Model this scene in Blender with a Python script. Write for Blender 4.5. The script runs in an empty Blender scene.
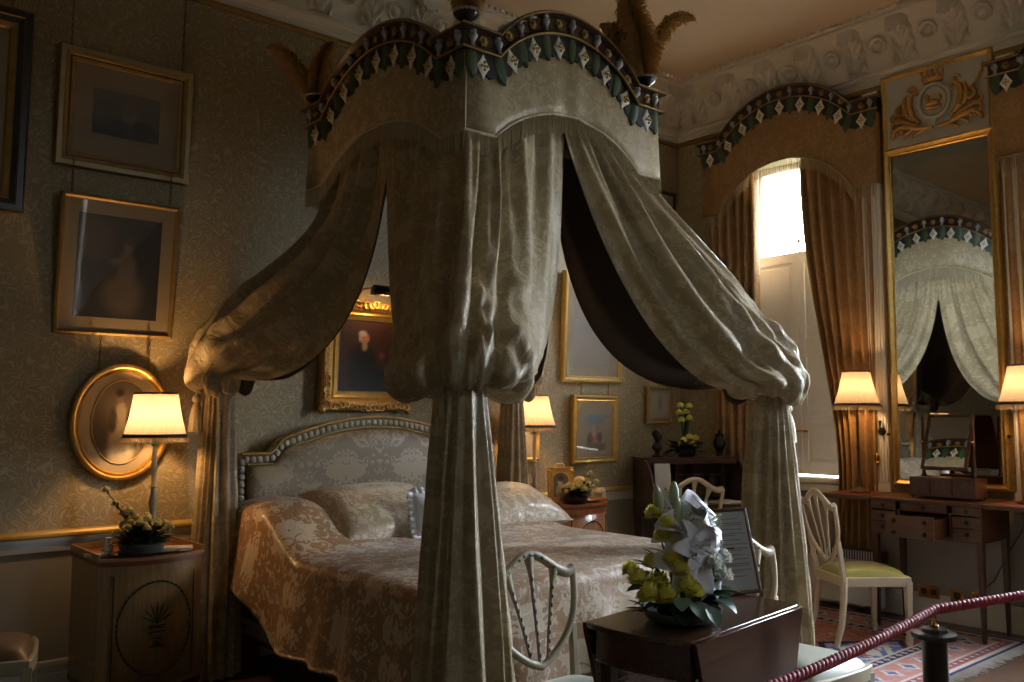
import bpy, math, random
import numpy as np
from mathutils import Vector, Matrix, Euler
random.seed(7)
PI = math.pi
COL = bpy.context.scene.collection
SC = bpy.context.scene
def lerp(a, b, t): return a + (b - a) * t
def sstep(a, b, x):
    t = min(1.0, max(0.0, (x - a) / (b - a)))
    return t * t * (3 - 2 * t)

# ------------------------------------------------------------------ mesh builder
class MB:
    def __init__(self):
        self.v = []; self.f = []; self.m = []; self.uv = {}; self.col = None
    def add(self, verts, faces, mi=0, M=None, uv=None):
        o = len(self.v)
        for p in verts:
            p = Vector(p)
            if M is not None: p = M @ p
            self.v.append(p)
        for k, f in enumerate(faces):
            self.f.append([o + i for i in f]); self.m.append(mi)
        if uv is not None:
            for i, t in enumerate(uv): self.uv[o + i] = t
        return self
    def box(self, c, s, mi=0, M=None, rot=None):
        x, y, z = s[0] / 2, s[1] / 2, s[2] / 2
        vs = [Vector((a * x, b * y, d * z)) for d in (-1, 1) for b in (-1, 1) for a in (-1, 1)]
        if rot is not None: vs = [Euler(rot).to_matrix() @ p for p in vs]
        vs = [p + Vector(c) for p in vs]
        return self.add(vs, [(0, 2, 3, 1), (4, 5, 7, 6), (0, 1, 5, 4), (2, 6, 7, 3), (0, 4, 6, 2), (1, 3, 7, 5)], mi, M)
    def b2(self, x0, x1, y0, y1, z0, z1, mi=0, M=None):
        return self.box(((x0 + x1) / 2, (y0 + y1) / 2, (z0 + z1) / 2), (x1 - x0, y1 - y0, z1 - z0), mi, M)
    def lathe(self, prof, n=24, c=(0, 0, 0), mi=0, M=None, rmod=None, cap=True):
        vs = []; fs = []
        for (r, z) in prof:
            for k in range(n):
                a = 2 * PI * k / n
                rr = r * (rmod(a, z) if rmod else 1)
                vs.append((c[0] + rr * math.cos(a), c[1] + rr * math.sin(a), c[2] + z))
        for i in range(len(prof) - 1):
            for k in range(n):
                fs.append((i * n + k, i * n + (k + 1) % n, (i + 1) * n + (k + 1) % n, (i + 1) * n + k))
        if cap:
            fs.append(tuple(reversed(range(n)))); fs.append(tuple((len(prof) - 1) * n + k for k in range(n)))
        return self.add(vs, fs, mi, M)
    def tube(self, pts, r, n=8, mi=0, M=None, closed=False, cap=True, flat=1.0, up=None):
        pts = [Vector(p) for p in pts]; L = len(pts)
        rs = r if isinstance(r, (list, tuple)) else [r] * L
        vs = []; fs = []; prev = None
        for i in range(L):
            if closed: t = pts[(i + 1) % L] - pts[i - 1]
            else: t = pts[min(i + 1, L - 1)] - pts[max(i - 1, 0)]
            if t.length < 1e-9: t = Vector((0, 0, 1))
            t.normalize()
            if prev is None:
                a = Vector(up) if up else (Vector((0, 0, 1)) if abs(t.z) < .9 else Vector((1, 0, 0)))
                nrm = (a - t * a.dot(t)).normalized()
            else:
                nrm = prev - t * prev.dot(t)
                nrm = nrm.normalized() if nrm.length > 1e-6 else t.orthogonal().normalized()
            prev = nrm; b = t.cross(nrm)
            for k in range(n):
                a = 2 * PI * k / n
                vs.append(pts[i] + nrm * math.cos(a) * rs[i] * flat + b * math.sin(a) * rs[i])
        R = L if closed else L - 1
        for i in range(R):
            j = (i + 1) % L
            for k in range(n):
                fs.append((i * n + k, i * n + (k + 1) % n, j * n + (k + 1) % n, j * n + k))
        if cap and not closed:
            fs.append(tuple(reversed(range(n)))); fs.append(tuple((L - 1) * n + k for k in range(n)))
        return self.add(vs, fs, mi, M)
    def bar(self, a, b, w, h=None, mi=0, w2=None, h2=None, M=None, up=(0, 0, 1)):
        a = Vector(a); b = Vector(b); h = h or w; w2 = w2 or w; h2 = h2 or h
        t = (b - a).normalized(); u = Vector(up)
        if abs(t.dot(u)) > .98: u = Vector((0, 1, 0))
        s = t.cross(u).normalized(); q = s.cross(t)
        vs = [a - s * w / 2 - q * h / 2, a + s * w / 2 - q * h / 2, a + s * w / 2 + q * h / 2, a - s * w / 2 + q * h / 2,
              b - s * w2 / 2 - q * h2 / 2, b + s * w2 / 2 - q * h2 / 2, b + s * w2 / 2 + q * h2 / 2, b - s * w2 / 2 + q * h2 / 2]
        return self.add(vs, [(3, 2, 1, 0), (4, 5, 6, 7), (0, 1, 5, 4), (1, 2, 6, 5), (2, 3, 7, 6), (3, 0, 4, 7)], mi, M)
    def grid(self, P, mi=0, M=None, uv=None, cu=False, flip=False):
        nu = len(P); nv = len(P[0])
        vs = [p for row in P for p in row]; fs = []
        for i in range(nu if cu else nu - 1):
            j = (i + 1) % nu
            for k in range(nv - 1):
                f = (i * nv + k, j * nv + k, j * nv + k + 1, i * nv + k + 1)
                fs.append(f[::-1] if flip else f)
        return self.add(vs, fs, mi, M, uv=[t for row in uv for t in row] if uv else None)
    def prism(self, poly, d, o=(0, 0, 0), u=(1, 0, 0), w=(0, 0, 1), mi=0, M=None):
        """polygon in the u/w plane, extruded by d along u x w"""
        o = Vector(o); u = Vector(u); w = Vector(w); nrm = u.cross(w).normalized(); n = len(poly)
        vs = [o + u * a + w * b for a, b in poly] + [o + u * a + w * b + nrm * d for a, b in poly]
        fs = [tuple(reversed(range(n))), tuple(range(n, 2 * n))] + [(i, (i + 1) % n, n + (i + 1) % n, n + i) for i in range(n)]
        return self.add(vs, fs, mi, M)
    def sphere(self, c, r, n=12, m=8, mi=0, M=None, s=(1, 1, 1)):
        prof = []
        vs = [Vector((c[0], c[1], c[2] - r * s[2]))]; fs = []
        for i in range(1, m):
            a = PI * i / m
            for k in range(n):
                b = 2 * PI * k / n
                vs.append(Vector((c[0] + r * s[0] * math.sin(a) * math.cos(b), c[1] + r * s[1] * math.sin(a) * math.sin(b), c[2] - r * s[2] * math.cos(a))))
        vs.append(Vector((c[0], c[1], c[2] + r * s[2])))
        for k in range(n): fs.append((0, 1 + (k + 1) % n, 1 + k))
        for i in range(m - 2):
            for k in range(n):
                fs.append((1 + i * n + k, 1 + i * n + (k + 1) % n, 1 + (i + 1) * n + (k + 1) % n, 1 + (i + 1) * n + k))
        L = len(vs) - 1
        for k in range(n): fs.append((L, 1 + (m - 2) * n + k, 1 + (m - 2) * n + (k + 1) % n))
        return self.add(vs, fs, mi, M)
    def build(self, name, mats, parent=None, smooth=40, bevel=0, off=None, seg=2):
        me = bpy.data.meshes.new(name)
        off = Vector(off) if off is not None else Vector((0, 0, 0))
        me.from_pydata([tuple(p - off) for p in self.v], [], self.f)
        if not isinstance(mats, (list, tuple)): mats = [mats]
        for x in mats: me.materials.append(x)
        me.polygons.foreach_set('material_index', self.m)
        if self.uv:
            l = me.uv_layers.new(name='UVMap')
            for lp in me.loops:
                t = self.uv.get(lp.vertex_index)
                if t is not None: l.data[lp.index].uv = t
        if self.col:
            ca = me.color_attributes.new('Col', 'FLOAT_COLOR', 'POINT')
            for i, c in enumerate(self.col): ca.data[i].color = (c[0], c[1], c[2], 1)
        me.update()
        if smooth:
            me.shade_smooth()
            if smooth < 180: me.set_sharp_from_angle(angle=math.radians(smooth))
        o = bpy.data.objects.new(name, me); COL.objects.link(o)
        if parent is not None: o.parent = parent
        if bevel:
            b = o.modifiers.new('bevel', 'BEVEL'); b.width = bevel; b.segments = seg; b.limit_method = 'ANGLE'; b.angle_limit = math.radians(35)
        return o

def tag(o, label=None, cat=None, group=None, kind=None):
    if label: o['label'] = label
    if cat: o['category'] = cat
    if group: o['group'] = group
    if kind: o['kind'] = kind
    return o
def thing(name, label, cat, loc=(0, 0, 0), rz=0, group=None):
    o = bpy.data.objects.new(name, None); COL.objects.link(o); o.empty_display_size = .1
    o.location = loc; o.rotation_euler = (0, 0, rz)
    return tag(o, label, cat, group)
def struct(o): o['kind'] = 'structure'; return o
def dup(root, loc, rz, label=None, group=None, scale=None):
    r = root.copy(); COL.objects.link(r); r.location = loc; r.rotation_euler = (0, 0, rz)
    if scale: r.scale = scale
    if label: r['label'] = label
    if group: r['group'] = group
    for ch in list(root.children):
        c = ch.copy(); COL.objects.link(c); c.parent = r
        for g in list(ch.children):
            d = g.copy(); COL.objects.link(d); d.parent = c
    return r

# ------------------------------------------------------------------ materials
def new_mat(name):
    m = bpy.data.materials.new(name); m.use_nodes = True
    nt = m.node_tree; nt.nodes.clear()
    out = nt.nodes.new('ShaderNodeOutputMaterial'); b = nt.nodes.new('ShaderNodeBsdfPrincipled')
    nt.links.new(b.outputs[0], out.inputs[0])
    return m, nt, b
def N(nt, t, **kw):
    n = nt.nodes.new(t)
    for k, v in kw.items():
        if k.startswith('i_'):
            n.inputs[k[2:].replace('_', ' ')].default_value = v
        else: setattr(n, k, v)
    return n
def setp(b, rough=.5, metal=0, spec=None, sheen=0, coat=0):
    b.inputs['Roughness'].default_value = rough; b.inputs['Metallic'].default_value = metal
    if spec is not None: b.inputs['Specular IOR Level'].default_value = spec
    if sheen: b.inputs['Sheen Weight'].default_value = sheen; b.inputs['Sheen Roughness'].default_value = .35
    if coat: b.inputs['Coat Weight'].default_value = coat; b.inputs['Coat Roughness'].default_value = .12
def rgba(c): return (c[0], c[1], c[2], 1)
def M_(name, col, rough=.5, metal=0, var=.18, scale=12, bump=0, bscale=60, spec=None, sheen=0, coat=0):
    """plain surface with a little procedural variation"""
    m, nt, b = new_mat(name); setp(b, rough, metal, spec, sheen, coat)
    tc = N(nt, 'ShaderNodeTexCoord'); nz = N(nt, 'ShaderNodeTexNoise', i_Scale=scale, i_Detail=4.0)
    nt.links.new(tc.outputs['Object'], nz.inputs['Vector'])
    mx = N(nt, 'ShaderNodeMix', data_type='RGBA')
    mx.inputs['A'].default_value = rgba([c * (1 - var) for c in col]); mx.inputs['B'].default_value = rgba([min(1, c * (1 + var)) for c in col])
    nt.links.new(nz.outputs[0], mx.inputs['Factor']); nt.links.new(mx.outputs['Result'], b.inputs['Base Color'])
    if bump:
        n2 = N(nt, 'ShaderNodeTexNoise', i_Scale=bscale, i_Detail=5.0); nt.links.new(tc.outputs['Object'], n2.inputs['Vector'])
        bp = N(nt, 'ShaderNodeBump', i_Strength=bump, i_Distance=.01); nt.links.new(n2.outputs[0], bp.inputs['Height']); nt.links.new(bp.outputs[0], b.inputs['Normal'])
    return m
def wood(name, c1, c2, rough=.3, axis='X', scale=6, coat=.3):
    m, nt, b = new_mat(name); setp(b, rough, 0, None, 0, coat)
    tc = N(nt, 'ShaderNodeTexCoord'); mp = N(nt, 'ShaderNodeMapping')
    s = {'X': (1.2, 14, 14), 'Y': (14, 1.2, 14), 'Z': (14, 14, 1.2)}[axis]
    mp.inputs['Scale'].default_value = s; nt.links.new(tc.outputs['Object'], mp.inputs['Vector'])
    nz = N(nt, 'ShaderNodeTexNoise', i_Scale=scale * .5, i_Detail=6.0, i_Distortion=1.2); nt.links.new(mp.outputs[0], nz.inputs['Vector'])
    cr = N(nt, 'ShaderNodeValToRGB'); cr.color_ramp.elements[0].position = .32; cr.color_ramp.elements[1].position = .68
    cr.color_ramp.elements[0].color = rgba(c1); cr.color_ramp.elements[1].color = rgba(c2)
    nt.links.new(nz.outputs[0], cr.inputs[0]); nt.links.new(cr.outputs[0], b.inputs['Base Color'])
    return m
def damask(name, ground, figure, rough_g=.55, rough_f=.32, rep=.55, coord='UV', crinkle=.0, sheen=.18, wr_scale=9, aniso=(1, 1, 1), metal=0.0):
    """silk damask: mirrored leaf figures a little lighter and glossier than the ground"""
    m, nt, b = new_mat(name); setp(b, .4, metal, None, sheen)
    tc = N(nt, 'ShaderNodeTexCoord'); sp = N(nt, 'ShaderNodeSeparateXYZ'); nt.links.new(tc.outputs[coord], sp.inputs[0])
    px = N(nt, 'ShaderNodeMath', operation='PINGPONG'); px.inputs[1].default_value = rep / 2; nt.links.new(sp.outputs['X'], px.inputs[0])
    yy = N(nt, 'ShaderNodeMath', operation='FLOORED_MODULO'); yy.inputs[1].default_value = rep * 1.5; nt.links.new(sp.outputs['Z' if coord == 'Object' else 'Y'], yy.inputs[0])
    cb = N(nt, 'ShaderNodeCombineXYZ'); nt.links.new(px.outputs[0], cb.inputs[0]); nt.links.new(yy.outputs[0], cb.inputs[1])
    if coord == 'Object': nt.links.new(sp.outputs['Y'], cb.inputs[2])
    n1 = N(nt, 'ShaderNodeTexNoise', i_Scale=3.2 / rep, i_Detail=1.5, i_Distortion=1.6); nt.links.new(cb.outputs[0], n1.inputs['Vector'])
    n2 = N(nt, 'ShaderNodeTexNoise', i_Scale=11 / rep, i_Detail=1.0, i_Distortion=2.2); nt.links.new(cb.outputs[0], n2.inputs['Vector'])
    ad = N(nt, 'ShaderNodeMath', operation='MULTIPLY_ADD'); ad.inputs[1].default_value = .75
    nt.links.new(n2.outputs[0], ad.inputs[0]); nt.links.new(n1.outputs[0], ad.inputs[2])
    cr = N(nt, 'ShaderNodeValToRGB'); e = cr.color_ramp.elements; e[0].position = .86; e[1].position = .90; e[0].color = (0, 0, 0, 1); e[1].color = (1, 1, 1, 1)
    nt.links.new(ad.outputs[0], cr.inputs[0])
    mx = N(nt, 'ShaderNodeMix', data_type='RGBA'); mx.inputs['A'].default_value = rgba(ground); mx.inputs['B'].default_value = rgba(figure)
    nt.links.new(cr.outputs[0], mx.inputs['Factor']); nt.links.new(mx.outputs['Result'], b.inputs['Base Color'])
    mr = N(nt, 'ShaderNodeMapRange'); mr.inputs['To Min'].default_value = rough_g; mr.inputs['To Max'].default_value = rough_f
    nt.links.new(cr.outputs[0], mr.inputs['Value']); nt.links.new(mr.outputs[0], b.inputs['Roughness'])
    if crinkle:
        mp = N(nt, 'ShaderNodeMapping'); mp.inputs['Scale'].default_value = aniso; nt.links.new(tc.outputs[coord], mp.inputs['Vector'])
        n3 = N(nt, 'ShaderNodeTexNoise', i_Scale=wr_scale, i_Detail=3.0, i_Distortion=1.5); nt.links.new(mp.outputs[0], n3.inputs['Vector'])
        ab = N(nt, 'ShaderNodeMath', operation='SUBTRACT'); ab.inputs[1].default_value = .5; nt.links.new(n3.outputs[0], ab.inputs[0])
        a2 = N(nt, 'ShaderNodeMath', operation='ABSOLUTE'); nt.links.new(ab.outputs[0], a2.inputs[0])
        bp = N(nt, 'ShaderNodeBump', i_Strength=crinkle, i_Distance=.05); nt.links.new(a2.outputs[0], bp.inputs['Height']); nt.links.new(bp.outputs[0], b.inputs['Normal'])
    return m
def wallpaper(name):
    m, nt, b = new_mat(name); setp(b, .6, 0, .25)
    tc = N(nt, 'ShaderNodeTexCoord')
    nd = N(nt, 'ShaderNodeTexNoise', i_Scale=9.0, i_Detail=1.0); nt.links.new(tc.outputs['Object'], nd.inputs['Vector'])
    va = N(nt, 'ShaderNodeVectorMath', operation='MULTIPLY_ADD'); va.inputs[1].default_value = (.09, .09, .09)
    nt.links.new(nd.outputs['Color'], va.inputs[0]); nt.links.new(tc.outputs['Object'], va.inputs[2])
    n1 = N(nt, 'ShaderNodeTexNoise', i_Scale=14.0, i_Detail=.6, i_Distortion=.7); nt.links.new(va.outputs[0], n1.inputs['Vector'])
    mu = N(nt, 'ShaderNodeMath', operation='MULTIPLY'); mu.inputs[1].default_value = 7.0; nt.links.new(n1.outputs[0], mu.inputs[0])
    fr = N(nt, 'ShaderNodeMath', operation='PINGPONG'); fr.inputs[1].default_value = .5; nt.links.new(mu.outputs[0], fr.inputs[0])
    cr = N(nt, 'ShaderNodeValToRGB'); e = cr.color_ramp.elements
    e[0].position = .10; e[0].color = (1, 1, 1, 1); e[1].position = .17; e[1].color = (0, 0, 0, 1)
    nt.links.new(fr.outputs[0], cr.inputs[0])
    mx = N(nt, 'ShaderNodeMix', data_type='RGBA'); mx.inputs['A'].default_value = (.30, .24, .135, 1); mx.inputs['B'].default_value = (.415, .35, .23, 1)
    nt.links.new(cr.outputs[0], mx.inputs['Factor']); nt.links.new(mx.outputs['Result'], b.inputs['Base Color'])
    return m
def vcol(name, rough=.7, spec=None, coat=0):
    m, nt, b = new_mat(name); setp(b, rough, 0, spec, 0, coat)
    a = N(nt, 'ShaderNodeAttribute', attribute_name='Col'); nz = N(nt, 'ShaderNodeTexNoise', i_Scale=90.0, i_Detail=3.0)
    tc = N(nt, 'ShaderNodeTexCoord'); nt.links.new(tc.outputs['Object'], nz.inputs['Vector'])
    mr = N(nt, 'ShaderNodeMapRange'); mr.inputs['To Min'].default_value = .8; mr.inputs['To Max'].default_value = 1.2; nt.links.new(nz.outputs[0], mr.inputs['Value'])
    vm = N(nt, 'ShaderNodeVectorMath', operation='SCALE'); nt.links.new(a.outputs['Color'], vm.inputs[0]); nt.links.new(mr.outputs[0], vm.inputs['Scale'])
    nt.links.new(vm.outputs[0], b.inputs['Base Color'])
    return m
def shade_mat(name, col):
    """translucent pleated silk"""
    m = bpy.data.materials.new(name); m.use_nodes = True; nt = m.node_tree; nt.nodes.clear()
    out = N(nt, 'ShaderNodeOutputMaterial'); d = N(nt, 'ShaderNodeBsdfDiffuse'); t = N(nt, 'ShaderNodeBsdfTranslucent'); mx = N(nt, 'ShaderNodeMixShader')
    tc = N(nt, 'ShaderNodeTexCoord'); nz = N(nt, 'ShaderNodeTexNoise', i_Scale=40.0); nt.links.new(tc.outputs['Object'], nz.inputs['Vector'])
    cm = N(nt, 'ShaderNodeMix', data_type='RGBA'); cm.inputs['A'].default_value = rgba([c * .92 for c in col]); cm.inputs['B'].default_value = rgba(col)
    nt.links.new(nz.outputs[0], cm.inputs['Factor'])
    nt.links.new(cm.outputs['Result'], d.inputs[0]); nt.links.new(cm.outputs['Result'], t.inputs[0])
    mx.inputs[0].default_value = .55; nt.links.new(d.outputs[0], mx.inputs[1]); nt.links.new(t.outputs[0], mx.inputs[2]); nt.links.new(mx.outputs[0], out.inputs[0])
    return m
def glass_mat(name, tint=(1, 1, 1), gl=.06):
    m = bpy.data.materials.new(name); m.use_nodes = True; nt = m.node_tree; nt.nodes.clear()
    out = N(nt, 'ShaderNodeOutputMaterial'); t = N(nt, 'ShaderNodeBsdfTransparent'); g = N(nt, 'ShaderNodeBsdfGlossy'); mx = N(nt, 'ShaderNodeMixShader')
    t.inputs[0].default_value = rgba(tint); g.inputs['Roughness'].default_value = .03; mx.inputs[0].default_value = gl
    nt.links.new(t.outputs[0], mx.inputs[1]); nt.links.new(g.outputs[0], mx.inputs[2]); nt.links.new(mx.outputs[0], out.inputs[0])
    return m

PAPER = wallpaper('wallpaper')
DADO = M_('dado_paint', (.34, .32, .27), .5, var=.05)
PLASTER = M_('plaster_white', (.62, .57, .49), .65, var=.06, bump=.1)
CEIL = M_('ceiling_paint', (.54, .42, .30), .8, var=.04)
TRIMW = M_('trim_white', (.66, .63, .56), .4, var=.05)
SHUT = M_('shutter_paint', (.78, .75, .68), .4, var=.04)
GOLD = M_('gilt', (.62, .40, .12), .38, .85, var=.3, scale=30, bump=.15)
GOLDP = M_('gilt_paint', (.55, .36, .10), .45, .3, var=.2, scale=30)
OLDGOLD = M_('dull_gilt', (.34, .22, .07), .45, .6, var=.35, scale=25, bump=.25)
CARVED = M_('carved_gilt', (.52, .30, .09), .4, .7, var=.5, scale=45, bump=.9, bscale=42)
BLACKW = M_('black_wood', (.02, .018, .018), .3, coat=.3)
CREAMGOLD = M_('cream_gold', (.38, .30, .15), .45, .3, var=.2)
MAHOG = wood('mahogany', (.04, .014, .008), (.095, .034, .015), .3, 'X', coat=.15)
MAHOGT = wood('mahogany_table', (.035, .014, .008), (.095, .042, .022), .18, 'X', coat=.6)
MAHOGZ = wood('mahogany_upright', (.035, .013, .008), (.075, .027, .013), .3, 'Z', coat=.15)
ROSEW = wood('dressing_wood', (.065, .024, .010), (.125, .048, .019), .42, 'Y', coat=.1)
SATIN = wood('satinwood', (.26, .15, .06), (.36, .23, .10), .3, 'Z', coat=.3)
SATINR = wood('satinwood_red', (.30, .11, .035), (.42, .18, .06), .3, 'Z', coat=.3)
REDINT = M_('tray_red', (.20, .045, .02), .4)
FLOORW = wood('floor_boards', (.05, .025, .013), (.10, .052, .028), .4, 'X', coat=.1)
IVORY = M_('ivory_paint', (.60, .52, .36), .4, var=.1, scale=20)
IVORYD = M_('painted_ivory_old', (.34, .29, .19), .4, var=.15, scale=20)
GREENSILK = M_('green_silk', (.30, .29, .05), .4, sheen=.4, var=.15)
PALESILK = M_('pale_green_silk', (.34, .35, .25), .38, sheen=.4, var=.12)
DRAPE = damask('bed_damask', (.345, .27, .15), (.45, .365, .225), .52, .36, .5, crinkle=.26, wr_scale=10, aniso=(1.6, 1, 1))
VALANCE = damask('valance_damask', (.345, .27, .15), (.45, .365, .225), .52, .36, .5, crinkle=.10, wr_scale=5)
DRAPEB = damask('bundle_damask', (.33, .26, .145), (.43, .35, .21), .52, .38, .5, crinkle=.12, wr_scale=7, aniso=(2, .6, 1))
LINING = M_('lining_silk', (.055, .040, .036), .6, sheen=.15, var=.2)
SPREAD = damask('coverlet_damask', (.31, .18, .09), (.54, .44, .315), .42, .3, .62, crinkle=.22, wr_scale=6)
SHAM = damask('sham_damask', (.42, .31, .19), (.58, .49, .35), .4, .3, .45, crinkle=.3, wr_scale=5, coord='Object')
HEADFAB = damask('headboard_damask', (.20, .14, .075), (.31, .235, .135), .5, .35, .5, coord='Object')
WINDRAPE = damask('window_curtain_damask', (.30, .165, .06), (.36, .21, .085), .55, .4, .6, crinkle=.06)
FRINGE = M_('silk_fringe', (.50, .42, .27), .45, var=.25, scale=60)
FRINGEW = M_('window_fringe', (.34, .23, .10), .5, var=.25, scale=60)
WHITELINEN = M_('white_linen', (.85, .86, .88), .7, var=.04, bump=.15, bscale=20)
FEATHER = M_('ostrich_feather', (.60, .37, .13), .7, var=.35, scale=30)
CORNDARK = M_('cornice_dark', (.045, .018, .016), .3, var=.4, scale=14, coat=.5)
SCALLOP = M_('scallop_black', (.018, .018, .024), .4, coat=.2)
LEAFGREEN = M_('painted_green', (.045, .085, .035), .38, var=.3, scale=40, coat=.2)
DIAWHITE = M_('painted_white', (.78, .76, .70), .35, var=.06)
SILVER = M_('painted_silver', (.38, .38, .41), .35, .3)
SHADE = shade_mat('lamp_silk', (.25, .225, .20))
SHADEBAND = M_('shade_band', (.10, .06, .03), .7)
SHADEFR = shade_mat('shade_fringe', (.42, .36, .28))
LAMPSTONE = M_('lamp_painted_wood', (.36, .33, .25), .4, var=.15)
LAMPGREEN = M_('lamp_green', (.06, .15, .06), .35)
BRASS = M_('brass', (.55, .34, .10), .25, 1.0, var=.1)
DARKBRONZE = M_('dark_bronze', (.03, .024, .018), .35, .6)
MIRROR, _nt, _b = new_mat('mirror_glass'); setp(_b, .015, 1.0); _b.inputs['Base Color'].default_value = (.62, .64, .63, 1)
GLASS = glass_mat('pane_glass'); PICGLASS = glass_mat('picture_glass', gl=.035)
ART = vcol('artwork', .6); RUG = vcol('rug_wool', .95, .1)
MOUNT = M_('picture_mount', (.27, .21, .13), .8, var=.06)
MOUNTL = M_('picture_mount_light', (.33, .27, .18), .8, var=.06)
CHAINM = M_('chain_brass', (.20, .13, .05), .4, .8)
PEWTER = M_('pewter', (.16, .18, .17), .35, .5)
STEM = M_('stem_green', (.05, .10, .025), .5); LEAFM = M_('leaf_green', (.04, .105, .03), .4, var=.4, scale=20)
LEAFPALE = M_('leaf_pale', (.16, .27, .22), .35, var=.2); LEAFDK = M_('leaf_dark', (.02, .05, .018), .4, var=.4)
YELLOW = M_('chrysanthemum_yellow', (.96, .82, .17), .6, var=.2, scale=25)
LILY = M_('lily_white', (.84, .85, .92), .45, var=.05)
BUDM = M_('lily_bud', (.42, .52, .30), .45, var=.25, scale=30)
PALEYEL = M_('pale_yellow_petals', (.70, .66, .36), .6, var=.2, scale=30)
WHITEP = M_('white_petals', (.84, .85, .76), .6, var=.12, scale=30)
ROPE = M_('rope_crimson', (.34, .010, .024), .6, sheen=.05, var=.3, scale=60)
PAPERW = M_('paper_white', (.62, .60, .54), .7, var=.04)
INK = M_('ink_brown', (.16, .07, .06), .8)
WHITEPORC = M_('white_porcelain', (.75, .76, .78), .2, coat=.5)
HEATER = M_('heater_white', (.62, .63, .60), .4, var=.04); GRILL = M_('heater_grill', (.07, .075, .08), .5)
BLUEP = M_('painted_blue', (.12, .18, .26), .4); PINKP = M_('painted_rose', (.30, .16, .14), .4)
# ------------------------------------------------------------------ camera
X0, X1, Y0, Y1, ZC = -1.7, 6.435, -2.3, 5.14, 4.4
cd = bpy.data.cameras.new('camera'); cam = bpy.data.objects.new('camera', cd); COL.objects.link(cam)
cd.sensor_width = 36; cd.lens = 886 / 1024 * 36; cd.clip_start = .05
cam.location = (0, 0, 1.45); cam.rotation_euler = (math.radians(94.7), 0, math.radians(-40.6)); SC.camera = cam
SC.view_settings.view_transform = 'Standard'; SC.view_settings.look = 'None'; SC.view_settings.gamma = 1; SC.view_settings.use_curve_mapping = False
SC.view_settings.exposure = .3
# ------------------------------------------------------------------ shell
def slab(name, boxes, mats):
    m = MB()
    for b in boxes: m.b2(*b[:6], mi=b[6] if len(b) > 6 else 0)
    return struct(m.build(name, mats, smooth=0))
slab('floor', [(X0 - .2, X1 + .3, Y0 - .2, Y1 + .2, -.1, 0)], FLOORW)
slab('ceiling', [(X0 - .2, X1 + .5, Y0 - .2, Y1 + .2, ZC, ZC + .1)], CEIL)
DZ = .78
slab('wall_back', [(X0 - .2, X1 + .5, Y1, Y1 + .2, DZ, ZC), (X0 - .2, X1 + .5, Y1, Y1 + .2, 0, DZ, 1)], [PAPER, DADO])
slab('wall_left', [(X0 - .2, X0, Y0, Y1, DZ, ZC), (X0 - .2, X0, Y0, Y1, 0, DZ, 1)], [PAPER, DADO])
WT = .45; WINS = [(3.95, 'A'), (1.56, 'B')]; HW = .56; WZ0, WZ1 = .93, 3.62
bx = []; ys = [Y1]
for c, _n in WINS: ys += [c + HW, c - HW]
ys.append(Y0)
for i in range(0, len(ys), 2):
    bx += [(X1, X1 + WT, ys[i + 1], ys[i], DZ, ZC), (X1, X1 + WT, ys[i + 1], ys[i], 0, DZ, 1)]
for c, _n in WINS:
    bx += [(X1, X1 + WT, c - HW, c + HW, WZ1, ZC), (X1, X1 + WT, c - HW, c + HW, 0, DZ, 1), (X1, X1 + WT, c - HW, c + HW, DZ, WZ0, 1)]
slab('wall_right', bx, [PAPER, DADO])
FWX = 3.7
bx = []
for xa_, xb_ in ((X0 - .2, FWX - HW), (FWX + HW, X1 + .5)): bx += [(xa_, xb_, Y0 - WT, Y0, DZ, ZC), (xa_, xb_, Y0 - WT, Y0, 0, DZ, 1)]
bx += [(FWX - HW, FWX + HW, Y0 - WT, Y0, WZ1, ZC), (FWX - HW, FWX + HW, Y0 - WT, Y0, 0, DZ, 1), (FWX - HW, FWX + HW, Y0 - WT, Y0, DZ, WZ0, 1)]
slab('wall_front', bx, [PAPER, DADO])

def sweep_room(name, prof, mats, mis=None, closed=True):
    """profile (d = distance out of the wall, z) swept round the four walls with mitres"""
    m = MB(); R = []
    for d, z in prof:
        R.append([Vector((X0 + d, Y0 + d, z)), Vector((X1 - d, Y0 + d, z)), Vector((X1 - d, Y1 - d, z)), Vector((X0 + d, Y1 - d, z))])
    for i in range(len(prof) - 1):
        for k in range(4):
            j = (k + 1) % 4
            m.add([R[i][k], R[i][j], R[i + 1][j], R[i + 1][k]], [(0, 1, 2, 3)], mis[i] if mis else 0)
    return m
def cove(t):
    a = t * PI / 2
    return .075 + .215 * (1 - math.cos(a)), 4.06 + .30 * math.sin(a)
prof = [(0, 3.955), (.018, 3.955), (.022, 3.975), (.03, 3.985), (.03, 4.0), (.05, 4.01), (.055, 4.03), (.075, 4.035), (.075, 4.06)] + [cove(t / 12) for t in range(1, 13)] + [(.29, 4.385), (.315, 4.385), (.315, 4.4)]
cor = sweep_room('c', prof, PLASTER).build('trim_1', PLASTER, smooth=35); struct(cor)
struct(sweep_room('c', [(0, 3.915), (.02, 3.915), (.028, 3.93), (.02, 3.952), (0, 3.955)], OLDGOLD).build('trim_2', OLDGOLD, smooth=35))
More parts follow.
